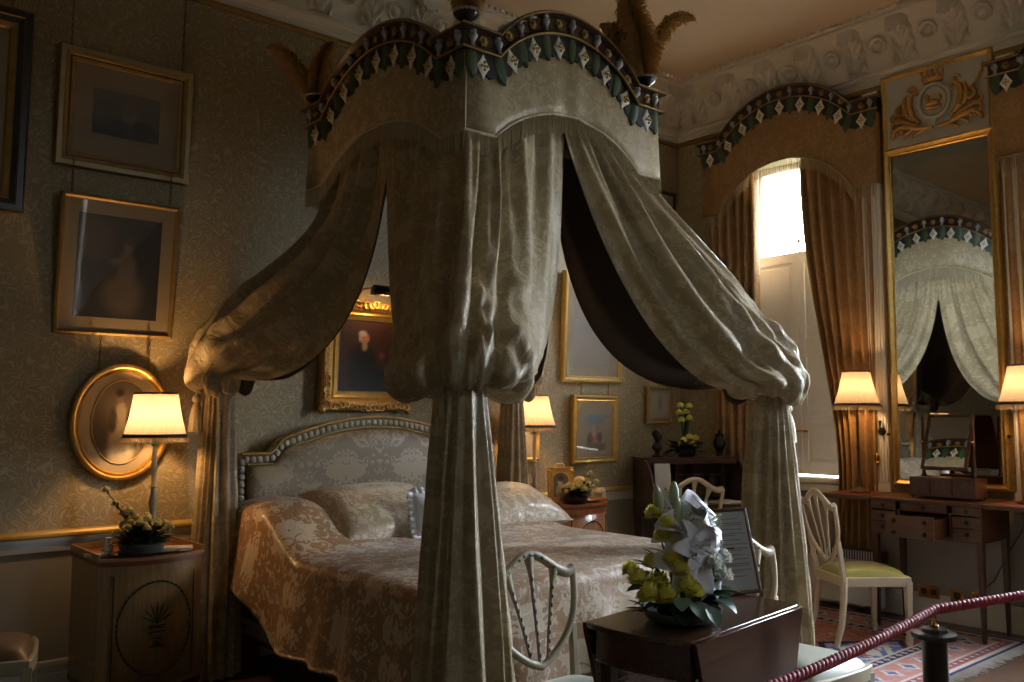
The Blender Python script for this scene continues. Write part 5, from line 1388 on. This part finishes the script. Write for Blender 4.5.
m = MB(); m.box((0, 0, .004), (.30, .2, .006), rot=(0, 0, .05)); cdn = m.build('paper_sheet', PAPERW, None, 0, .001); cdn.location = dk(.22, -.2, .739); tag(cdn, 'pale paper sheet lying on the open slide of the writing desk', 'paper')
bu = thing('bust', 'small dark bronze bust standing on the writing desk top', 'bust', dk(-.25, .08, H + .018))
m = MB(); m.lathe([(.045, 0), (.045, .012), (.022, .02), (.018, .04), (.03, .055)], 18); m.build('socle', DARKBRONZE, bu, 40)
m = MB(); m.sphere((0, 0, .085), .055, 14, 10, s=(1.05, .6, .75)); m.lathe([(.022, .1), (.02, .14)], 12); m.sphere((0, -.006, .172), .042, 14, 10, s=(.8, .95, 1.15)); m.sphere((0, -.045, .168), .009, 6, 5, s=(.7, 1, 1.5)); m.sphere((0, .008, .19), .042, 12, 8, s=(.95, 1, .9)); m.build('head', DARKBRONZE, bu, 80)
va = thing('dark_vase', 'small dark lidded vase on the writing desk, beside the desk flowers', 'vase', dk(.31, .1, H + .018))
m = MB(); m.lathe([(.03, 0), (.03, .01), (.015, .025), (.05, .08), (.055, .12), (.035, .16), (.04, .17)], 20); m.build('vase_body', DARKBRONZE, va, 60)
m = MB(); m.lathe([(.042, .17), (.036, .185), (.012, .2), (.015, .212), (.004, .225)], 20); m.build('lid', DARKBRONZE, va, 60)

# ================================================================== DROP-LEAF TABLE
PT = thing('drop_leaf_table', 'polished mahogany drop-leaf table with bowed ends standing at the bed foot', 'table', (2.65, 2.06, 0), math.radians(7)); H = .73
hl, hw = .385, .208
def bowend(s): return [(s * (hl + .035 * (1 - (y / hw) ** 2)), y) for y in [hw * (-1 + 2 * i / 16) * s for i in range(17)]]
outl = bowend(1) + bowend(-1)
m = MB(); m.prism(outl, .02, (0, 0, H - .02), (1, 0, 0), (0, 1, 0)); m.build('top', MAHOGT, PT, 30, .005, None, 3)
m = MB(); ap = [(x * .93, y * .9) for x, y in outl]; m.prism(ap, .11, (0, 0, H - .13), (1, 0, 0), (0, 1, 0)); m.build('frieze', MAHOG, PT, 30)
for s in (-1, 1):
    m = MB(); m.tube([(x * .935, y * .905, H - .127) for x, y in bowend(s)], .005, 6); m.build('frieze_bead', MAHOGT, PT, 60)
for s in (-1, 1):
    # each leaf hangs from its hinge with clipped lower corners
    D = .30; pts = [(-hl, 0), (-hl + .005, -.03), (-hl + .07, -D + .06), (-hl + .11, -D + .012), (-hl + .15, -D), (hl - .15, -D), (hl - .11, -D + .012), (hl - .07, -D + .06), (hl - .005, -.03), (hl, 0)]
    m = MB(); m.prism(pts, .018, (0, s * (hw + .0015) + (.018 if s > 0 else 0), H - .004), (1, 0, 0), (0, 0, 1)); m.build('hanging_leaf', MAHOGT, PT, 30, .003)
for sx in (-1, 1):
    for sy in (-1, 1):
        l = MB(); x, y = sx * (hl - .055), sy * (hw - .055); l.bar((x, y, H - .1), (x, y, .04), .048, .048, 0, .028, .028); lg = l.build('leg', MAHOGZ, PT, 0, .003)
        c = MB(); c.lathe([(.016, 0), (.02, .008), (.02, .03), (.016, .042)], 12, (x, y, 0)); c.build('castor', BRASS, lg, 40)
# framed notice
fnw, fnh = .245, .345
NT = thing('framed_notice', 'printed notice in a dark narrow frame, propped behind the lilies on the drop-leaf table', 'notice', (3.025, 2.15, H + .001)); NT.rotation_euler = (math.radians(-16), 0, math.radians(-17))
M0 = Matrix.Translation((0, 0, fnh / 2))
f = frame_mesh(fnw, fnh, [(0, -.012), (0, .004), (.005, .008), (.012, .007), (.016, .002)]); f.v = [M0 @ p for p in f.v]; f.build('frame', MAHOG, NT, 0)
m = MB(); m.box((0, .004, fnh / 2), (fnw - .006, .006, fnh - .006)); m.box((0, .05, .1), (.05, .006, .20), rot=(math.radians(32), 0, 0)); m.build('back_strut', BLACKW, NT, 0)
m = MB(); m.box((0, -.001, fnh / 2), (fnw - .03, .002, fnh - .03)); pg = m.build('printed_sheet', M_('notice_paper', (.42, .43, .42), .7, var=.03), NT, 0)
tx = MB(); r5 = random.Random(12); z = fnh - .045
for para in (1, 2, 1, 2, 1, 1, 2, 1, 1, 2, 2, 1):
    for ln in range(para):
        ww = (fnw - .06) * (1 if ln < para - 1 else r5.uniform(.3, .95)) if para > 1 else (fnw - .06) * r5.uniform(.5, 1); x = -ww / 2
        while x < ww / 2:
            l = min(r5.uniform(.004, .014), ww / 2 - x); tx.box((x + l / 2, -.0026, z), (l, .0006, .0028)); x += l + .003
        z -= .0075
    z -= .010
tx.build('printed_text', INK, pg, 0)
f = frame_mesh(fnw - .028, fnh - .028, [(0, -.0026), (.002, .0034), (.004, .0026)]); f.v = [M0 @ p for p in f.v]; f.build('gilt_slip', GOLDP, NT, 0)

# ================================================================== RUG
def rugc(x, y):
    """x, y in metres from the fringed near edge corner; W x L"""
    W, L = 2.0, 2.6
    red, blue, iv, rose, navy, pale = (.30, .075, .055), (.09, .13, .27), (.48, .44, .40), (.42, .20, .17), (.035, .045, .10), (.30, .33, .42)
    e = min(x, W - x, y, L - y); along = y if min(x, W - x) < min(y, L - y) else x
    def motif(u, v, p, a, b, c):
        q = abs((u / p) % 1 - .5) * 2; s = abs(v)
        d = q + s; return a if d < .35 else (b if d < .62 else c)
    if e < .03: return navy
    if e < .06: return iv
    if e < .12: return motif(along, (e - .09) / .04, .075, iv, blue, red)
    if e < .14: return iv
    if e < .34:
        q = motif(along, (e - .24) / .12, .20, blue, iv, rose); h = vnoise(along * 30, e * 30)
        return mixc(q, pale, .5) if h > .2 else q
    if e < .36: return iv
    if e < .42: return motif(along, (e - .39) / .04, .075, rose, iv, navy)
    if e < .44: return iv
    # field with medallions
    u, v = x - W / 2, y - L / 2; vv = (v + .38) % .76 - .38
    d = abs(u) / .46 + abs(vv) / .34; st = .07
    d = math.floor(d / st) * st
    h = vnoise(u * 26, vv * 26); hs = motif(u, ((v / .11) % 1 - .5) * 2, .11, navy, iv, rose)
    if d < .22: return iv if h > -.1 else red
    if d < .42: return blue if h > -.25 else iv
    if d < .5: return iv
    if d < .84: return pale if h > .05 else (blue if h > -.28 else iv)
    if d < .92: return navy
    return hs if h > .12 else ((.36, .13, .10) if h > -.2 else rose)
RX0, RY0 = 4.22, 2.24
m = MB(); nx, ny = 200, 260
m.grid([[Vector((i * .01, j * .01, .008 + .0015 * vnoise(i * .15, j * .15))) for j in range(ny + 1)] for i in range(nx + 1)])
m.col = [rugc(i * .01, j * .01) for i in range(nx + 1) for j in range(ny + 1)]
RG = thing('rug', 'worn red and blue patterned oriental rug with pale fringe, lying under the dressing-table chair', 'rug', (RX0, RY0, 0))
ro = m.build('rug_pile', RUG, RG, 180)
m = MB(); r6 = random.Random(3)
for k in range(int(2.0 / .012)):
    x = k * .012; a = r6.uniform(-.025, .025); l = r6.uniform(.06, .10)
    m.tube([(x, .0, .007), (x + a * .4, -l * .5, .005), (x + a, -l, .004)], [.004, .0035, .0015], 4)
m.build('fringe', M_('rug_fringe', (.45, .44, .42), .9), RG, 0)

# ================================================================== ROPE BARRIER
SX, SY = 3.50, 1.59
ST = thing('barrier_stanchion', 'short black barrier stanchion holding the crimson rope', 'stanchion', (SX, SY, 0))
m = MB(); m.lathe([(.15, 0), (.15, .015), (.13, .03), (.06, .04)], 32); m.build('foot', BLACKW, ST, 40)
m = MB(); m.lathe([(.046, .035), (.046, .58), (.048, .585), (.048, .60)], 28); m.build('post', BLACKW, ST, 40)
m = MB(); m.lathe([(.05, .585), (.082, .595), (.084, .603), (.08, .612), (.05, .618), (.046, .63), (.02, .634)], 28); m.build('collar', BLACKW, ST, 40)
m = MB(); m.lathe([(.014, .632), (.016, .64), (.009, .65), (.009, .69), (.012, .694), (.012, .706), (.004, .712)], 16); m.build('rope_pin', BRASS, ST, 40)
def ropepts(a, b, sag, n):
    a = Vector(a); b = Vector(b)
    return [lerp(a, b, i / n) - Vector((0, 0, sag * 4 * (i / n) * (1 - i / n))) for i in range(n + 1)]
c0_ = ropepts((1.5, 1.53, .66), (SX, SY - .003, .698), .035, 170); c1_ = ropepts((SX, SY - .003, .698), (6.40, .81, .80), .012, 420)
path = c0_ + c1_[1:]
m = MB(); R0 = .0098
for s in range(3):
    pts = []; acc = 0
    for i, p in enumerate(path):
        if i: acc += (path[i] - path[i - 1]).length
        t = (path[min(i + 1, len(path) - 1)] - path[max(0, i - 1)]).normalized(); a_ = t.cross(Vector((0, 0, 1))).normalized(); b_ = a_.cross(t)
        an_ = acc / .075 * 2 * PI + s * 2 * PI / 3
        pts.append(p + a_ * R0 * math.cos(an_) + b_ * R0 * math.sin(an_))
    m.tube(pts, .0100, 8)
rp = m.build('barrier_rope', ROPE, None, 80, 0, (SX, SY, .698)); rp.location = (SX, SY, .698); tag(rp, 'twisted crimson barrier rope looped over the short black stanchion', 'rope')

# ================================================================== FLOWERS
def pompon(m, c, r, rnd, mi=0, squash=.8):
    c = Vector(c)
    for k in range(120):
        z = 1 - (k + .5) / 120 * 1.5; a = k * 2.39996; q = math.sqrt(max(0, 1 - z * z)); d = Vector((q * math.cos(a), q * math.sin(a), z * squash)).normalized()
        s = d.cross(Vector((0, 0, 1))); s = s.normalized() if s.length > .05 else Vector((1, 0, 0)); up = s.cross(d)
        L = r * rnd.uniform(.85, 1.08); w = r * .19
        b0 = c + d * L * .35; b1 = c + d * L * .8 + up * r * .02; b2 = c + d * L + up * r * .12
        m.add([b0 - s * w * .5, b0 + s * w * .5, b1 - s * w, b1 + s * w, b2 - s * w * .6, b2 + s * w * .6, b1 + d * w * .3], [(0, 1, 6), (0, 6, 2), (1, 3, 6), (2, 6, 4), (6, 3, 5), (6, 5, 4)], mi)
def leaf(m, p, d, L, w, mi=0, curl=.5, nrm=None):
    p = Vector(p); d = Vector(d).normalized(); s = d.cross(Vector(nrm) if nrm else Vector((0, 0, 1))); s = s.normalized() if s.length > .05 else Vector((1, 0, 0)); P = []
    q = p.copy()
    for i in range(9):
        t = i / 8; ww = w * math.sin(PI * min(1, .06 + t * .94)) ** .75; up = s.cross(d)
        P.append([q - s * ww + up * ww * .3, q, q + s * ww + up * ww * .3]); q = q + d * L / 8; d = (d - Vector((0, 0, curl / 8))).normalized()
    m.grid(P, mi)
def lily(m, c, d, r, rnd):
    c = Vector(c); d = Vector(d).normalized(); a0 = d.orthogonal().normalized(); b0 = d.cross(a0)
    for k in range(6):
        a = k * PI / 3 + .2; rad = a0 * math.cos(a) + b0 * math.sin(a); s = d.cross(rad).normalized(); P = []
        W = r * (.36 if k % 2 else .27)
        for i in range(9):
            t = i / 8; p = c + d * r * (.75 * math.sin(t * 1.9) - .25 * t * t) + rad * r * (1.12 * t ** 1.35)
            w = W * math.sin(PI * min(1, .1 + t * .88)) ** .7
            rf = .10 * w * math.sin(i * 2.1 + k); P.append([p - s * w + d * (w * .42 + rf), p - s * w * .5 + d * w * .08, p + d * w * .16, p + s * w * .5 + d * w * .08, p + s * w + d * (w * .42 - rf)])
        m.grid(P)
def build_flower(root, name, matl, fn, *a, parent=None, smooth=0):
    m = MB(); fn(m, *a); return m.build(name, matl, parent or root, smooth)
# big arrangement on the drop-leaf table
FA = thing('lily_arrangement', 'large arrangement of white lilies and yellow chrysanthemums in a grey dish on the drop-leaf table', 'flowers', (2.513, 2.02, H + .001))
r7 = random.Random(21)
m = MB(); m.lathe([(.07, 0), (.12, .008), (.135, .03), (.142, .042), (.136, .044), (.125, .03), (.02, .02)], 36); m.build('dish', PEWTER, FA, 50)
m = MB(); m.box((0, 0, .05), (.15, .12, .06)); m.build('flower_foam', LEAFDK, FA, 0, .02)
rt_ = lambda a, b, z: Vector((RT.x * a + FWD.x * b, RT.y * a + FWD.y * b, z))   # a: across the view, b: away
stems = MB()
def stem(p, z0=.05):
    p = Vector(p); q = Vector((p.x * .15, p.y * .15, z0)); stems.tube([q, lerp(q, p, .5) + Vector((0, 0, .015)), p], .0032, 5)
yl = [(-.135, -.06, .13), (-.17, .0, .165), (-.09, -.09, .105), (-.06, -.02, .15), (-.10, .0, .16), (-.035, -.11, .10), (-.02, -.05, .27), (-.085, .0, .365), (-.005, -.03, .21), (.05, -.06, .135), (-.045, .02, .31), (.01, -.10, .195), (-.15, -.09, .115)]
for p in [(-.155, -.03, .145, .042), (-.125, -.09, .10, .045), (-.065, -.10, .095, .046), (-.085, -.02, .135, .042), (-.09, .01, .365, .038), (-.055, .0, .29, .044), (-.012, -.04, .255, .036), (-.01, -.07, .18, .040), (.028, -.10, .115, .036), (-.175, .03, .165, .035), (-.04, -.06, .215, .04), (-.105, -.03, .20, .038), (.0, -.11, .135, .038), (-.055, -.03, .335, .036)]:
    q = rt_(*p[:3]); stem(q); build_flower(FA, 'chrysanthemum', YELLOW, pompon, q, p[3], r7)
for (a, b, z, d, r) in [(.03, .0, .345, (.35, -.8, .5), .10), (.075, .02, .29, (.8, -.5, .25), .085), (.015, -.05, .215, (.1, -1, .45), .10), (.04, .06, .375, (.3, .3, 1), .08), (.085, -.03, .165, (.6, -.7, .2), .075), (-.005, -.02, .31, (-.5, -.8, .4), .085), (.11, .0, .335, (.9, -.3, .4), .075), (.05, -.06, .26, (.5, -.9, .1), .08)]:
    q = rt_(a, b, z); r *= 1.22; dd = rt_(d[0], d[1], d[2]); stem(q); o_ = build_flower(FA, 'lily', LILY, lily, q - dd.normalized() * r * .6, dd, r, r7, smooth=60)
    o_.modifiers.new('t', 'SOLIDIFY').thickness = .0015
    m = MB()
    for k in range(5): m.tube([q - dd.normalized() * r * .4, q + dd.normalized() * r * .35 + Vector((r7.uniform(-.02, .02), r7.uniform(-.02, .02), r7.uniform(-.02, .02)))], [.0015, .0028], 5)
    m.build('stamens', BUDM, o_, 60)
for (a, b, z) in [(.125, .0, .19), (.145, -.02, .155), (.15, .01, .21), (.10, -.06, .20), (.12, .03, .235)]:
    q = rt_(a, b, z); stem(q); build_flower(FA, 'white_carnation', WHITEP, pompon, q, .036, r7)
for (a, b, z, l) in [(-.075, .0, .415, .105), (-.012, .0, .37, .115), (-.02, .01, .435, .095)]:
    q = rt_(a, b, z); stem(q - Vector((0, 0, l * .5))); m = MB(); tl_ = rt_(-.15 if a < -.05 else .02, 0, 1).normalized()
    m.lathe([(.003, -l / 2), (.014, -l * .35), (.019, -l * .05), (.017, l * .2), (.009, l * .42), (.001, l / 2)], 10, M=Matrix.Translation(q) @ tl_.to_track_quat('Z', 'Y').to_matrix().to_4x4(), rmod=lambda a_, z_: 1 + .08 * math.cos(3 * a_)); m.build('lily_bud', BUDM, FA, 60)
stems.build('stems', STEM, FA, 60)
for i in range(34):
    a = i / 34 * 2 * PI; el = r7.uniform(-.02, .35); big = i % 3 == 0; L = r7.uniform(.10, .16) if big else r7.uniform(.07, .12)
    m = MB(); leaf(m, (math.cos(a) * .06, math.sin(a) * .06, .055 + el * .12), (math.cos(a), math.sin(a), el), L, .045 if big else .022, 0, .55); o_ = m.build('leaf', LEAFDK if i % 4 else LEAFM, FA, 60)
for (a, b, z, d, w) in [(.02, -.12, .085, (.25, -.9, -.25), .035), (.115, -.03, .075, (.7, -.5, -.1), .03), (.06, -.14, .075, (.4, -.9, -.5), .028), (-.02, -.12, .10, (-.2, -1, .0), .03)]:
    m = MB(); leaf(m, rt_(a, b, z), rt_(*d), .085, w, 0, .9); m.build('pale_leaf', LEAFPALE, FA, 60)
for (a, b, z) in [(-.16, .02, .22), (-.11, .04, .24), (-.04, .03, .26), (.14, .03, .10), (.18, .02, .09), (-.13, -.02, .2), (-.19, -.03, .08), (.1, .06, .33), (-.03, .05, .40)]:
    for k in range(4):
        m = MB(); leaf(m, rt_(a * .6, b, z - .05), rt_(r7.uniform(-1, 1) + a * 4, r7.uniform(-.8, .5), r7.uniform(.2, 1.2)), r7.uniform(.06, .11), .014, 0, .6); m.build('leaf', LEAFM, FA, 60)
# low round arrangements
def posy(name, label, loc, R, Hh, petal, seed, spire=None, bowl=BLACKW, n=40):
    root = thing(name, label, 'flowers', loc); rr = random.Random(seed)
    m = MB(); m.lathe([(R * .55, 0), (R * .7, .01), (R * .78, .05), (R * .72, .055), (R * .3, .05)], 28); m.build('bowl', bowl, root, 50)
    m = MB()
    for k in range(n * 4):
        a = rr.uniform(0, 2 * PI); q = rr.uniform(0, 1); leaf(m, (R * .5 * math.cos(a) * q, R * .5 * math.sin(a) * q, .045 + .02 * rr.random()), (math.cos(a) * (.3 + q), math.sin(a) * (.3 + q), rr.uniform(.1, 1.3)), rr.uniform(.6, 1) * Hh, Hh * .11, 0, .5)
    m.build('foliage', LEAFDK, root, 60)
    for k in range(n // 2):
        a = k * 2.4; q = math.sqrt((k + .5) / (n // 2)); m = MB(); pompon(m, (R * .9 * q * math.cos(a), R * .9 * q * math.sin(a), .05 + Hh * (1.0 - .55 * q * q) + rr.uniform(-.01, .01)), rr.uniform(.020, .028), rr); m.build('blossom', petal, root, 0)
    for (x, y, z) in (spire or []):
        m = MB(); m.tube([(x * .2, y * .2, .05), (x * .55, y * .55, .05 + z * .5), (x, y, z)], .003, 5)
        for k in range(9): t = k / 9; p = Vector((x * lerp(.3, 1, t), y * lerp(.3, 1, t), lerp(.1, z, t))); leaf(m, p, (rr.uniform(-1, 1), rr.uniform(-1, 1), .8), .04, .007, 0, .3)
        m.build('sprig', STEM, root, 60)
        m = MB(); pompon(m, (x, y, z), .024, rr); m.build('blossom', petal, root, 0)
    return root
sp_ = lambda L: [tuple(rt_(*p)) for p in L]
posy('flower_posy', 'low bowl of pale flowers with tall sprigs, on the bedside cabinet below the oval portrait', (1.535, 4.66, .752), .145, .125, PALEYEL, 5, sp_([(-.19, 0, .31), (-.10, .02, .19), (-.07, .0, .21), (-.15, .02, .24), (-.06, -.02, .14), (.14, .0, .13)]), PEWTER)
posy('flower_posy', 'round yellow posy with white sprigs, beside the gilt easel photograph', (4.67, 4.72, .787), .115, .095, PALEYEL, 9, sp_([(.11, .02, .22), (.15, 0, .16), (.08, .0, .17), (.14, .03, .11), (-.12, 0, .08)]), BLACKW)
DF = thing('desk_flowers', 'upright arrangement of yellow chrysanthemums with dark leaves on the writing desk', 'flowers', dk(.0, .08, 1.0945)); r8 = random.Random(8)
m = MB(); m.lathe([(.06, 0), (.085, .02), (.09, .06), (.07, .062), (.02, .05)], 24); m.build('bowl', BLACKW, DF, 50)
st_ = MB(); fo_ = MB()
for (a, z) in [(-.045, .42), (.03, .415), (-.055, .36), (.005, .365), (-.035, .30), (.03, .315), (-.03, .13), (.02, .16), (.07, .15), (-.055, .10), (.045, .10)]:
    q = rt_(a, -.02 if z > .2 else -.07, z); st_.tube([(0, 0, .05), lerp(Vector((0, 0, .05)), q, .6) + Vector((0, 0, .02)), q], .003, 5); build_flower(DF, 'chrysanthemum', YELLOW, pompon, q, .034, r8)
st_.build('stems', STEM, DF, 60)
for k in range(90):
    a = r8.uniform(0, 2 * PI); leaf(fo_, (.04 * math.cos(a), .04 * math.sin(a), .05), (math.cos(a), math.sin(a), r8.uniform(-.1, 1.1)), r8.uniform(.09, .17), .02, 0, .5)
for k in range(7): leaf(fo_, rt_(r8.uniform(-.03, .04), 0, .1), rt_(r8.uniform(-.15, .22), 0, 1), r8.uniform(.30, .40), .010, 0, .1, nrm=(0, 1, 0))
fo_.build('foliage', LEAFDK, DF, 60)

# ================================================================== SMALL THINGS ON THE BEDSIDE CABINETS
ef = thing('easel_photograph', 'photograph of a woman in a small gilt easel frame on the reddish bedside cabinet', 'photo frame', (4.60, 4.80, .79)); ef.rotation_euler = (math.radians(-14), 0, math.radians(-34))
f = frame_mesh(.20, .27, [(0, -.012), (0, .006), (.006, .012), (.012, .008), (.04, .006), (.046, .002)]); f.v = [Matrix.Translation((0, 0, .135)) @ p for p in f.v]; fo = f.build('frame', CARVED, ef, 0)
m = MB()
for s in (-1, 1):
    for z in (.03, .24): m.sphere((s * .085, -.01, z), .012, 8, 6)
m.tube([(-.03, 0, .27), (-.025, 0, .292), (0, 0, .298), (.025, 0, .292), (.03, 0, .27)], .006, 8); m.build('frame_crest', GOLD, fo, 60)
def lady(x, y):
    c = (.10, .10, .11); c = mixc(c, (.34, .32, .30), ell(x, y, .5, .2, .36, .32, .3)); c = mixc(c, (.46, .41, .36), ell(x, y, .45, .60, .15, .18, .3)); c = mixc(c, (.05, .045, .04), ell(x, y, .5, .76, .2, .13, .3)); return c
a = art_grid(.118, .185, lady, 30); ao = a.build('photograph', ART, ef, 180); ao.location = (0, -.003, .135)
m = MB()
pts = [(.06 * math.cos(t), .165 + .06 * math.sin(t)) for t in [PI * k / 16 for k in range(17)]]
m.prism([(.062, .045), (.062, .23), (-.062, .23), (-.062, .165)] + list(reversed(pts)) + [(.06, .045)], .003, (0, -.004, 0), (1, 0, 0), (0, 0, 1)); m.build('arched_mat', GOLDP, ef, 0)
m = MB(); m.box((0, .045, .10), (.05, .006, .21), rot=(math.radians(26), 0, 0)); m.build('strut', BLACKW, ef, 0)
ds_ = thing('small_dish', 'small white dish at the edge of the reddish bedside cabinet', 'dish', (4.83, 4.76, .787)); m = MB(); m.lathe([(.04, 0), (.045, .004), (.075, .018), (.078, .02), (.07, .014), (.03, .006)], 28); m.build('dish_body', WHITEPORC, ds_, 50)
tr = thing('silver_tray', 'oval silver tray under the flower posy on the shadowed bedside cabinet', 'tray', (1.54, 4.625, .752))
m = MB(); m.lathe([(.15, 0), (.16, .003), (.172, .012), (.168, .013), (.155, .005), (.01, .004)], 40, M=Matrix.Diagonal((1.05, .62, 1, 1))); m.build('tray_body', M_('silver', (.6, .62, .65), .2, 1.0), tr, 50)
vs = thing('bud_vase', 'little white patterned porcelain vase on the shadowed bedside cabinet', 'vase', (1.395, 4.74, .752)); m = MB(); m.lathe([(.018, 0), (.024, .006), (.026, .03), (.02, .055), (.012, .07), (.016, .08), (.013, .08)], 20); m.build('vase_body', WHITEPORC, vs, 50)
m = MB()
for k in range(7): m.sphere((.0255 * math.cos(k * .9), .0255 * math.sin(k * .9), .02 + .02 * (k % 3)), .0045, 6, 4, s=(1, 1, .8))
m.build('painted_sprigs', BLUEP, vs, 60)
for (x, y, rz, lab, s) in ((1.345, 4.69, .5, 'white folded leaflet lying beside the little porcelain vase', (.13, .07)), (1.70, 4.645, -.35, 'white booklet on the shadowed bedside cabinet, nearest the bed', (.16, .11))):
    bk = thing('booklet', lab, 'booklet', (x, y, .752), rz); m = MB(); m.box((0, 0, .007), (s[0], s[1], .012)); m.build('pages', PAPERW, bk, 0, .002); m = MB(); m.box((0, 0, .0145), (s[0] + .006, s[1] + .006, .002), rot=(.0, .0, .02)); m.box((-s[0] * .1, .0, .0158), (s[0] * .4, .012, .0006), mi=1); m.build('cover', [WHITEPORC, BLUEP], bk, 0)

for o_ in bpy.data.objects:
    if '_off' in o_: del o_['_off']
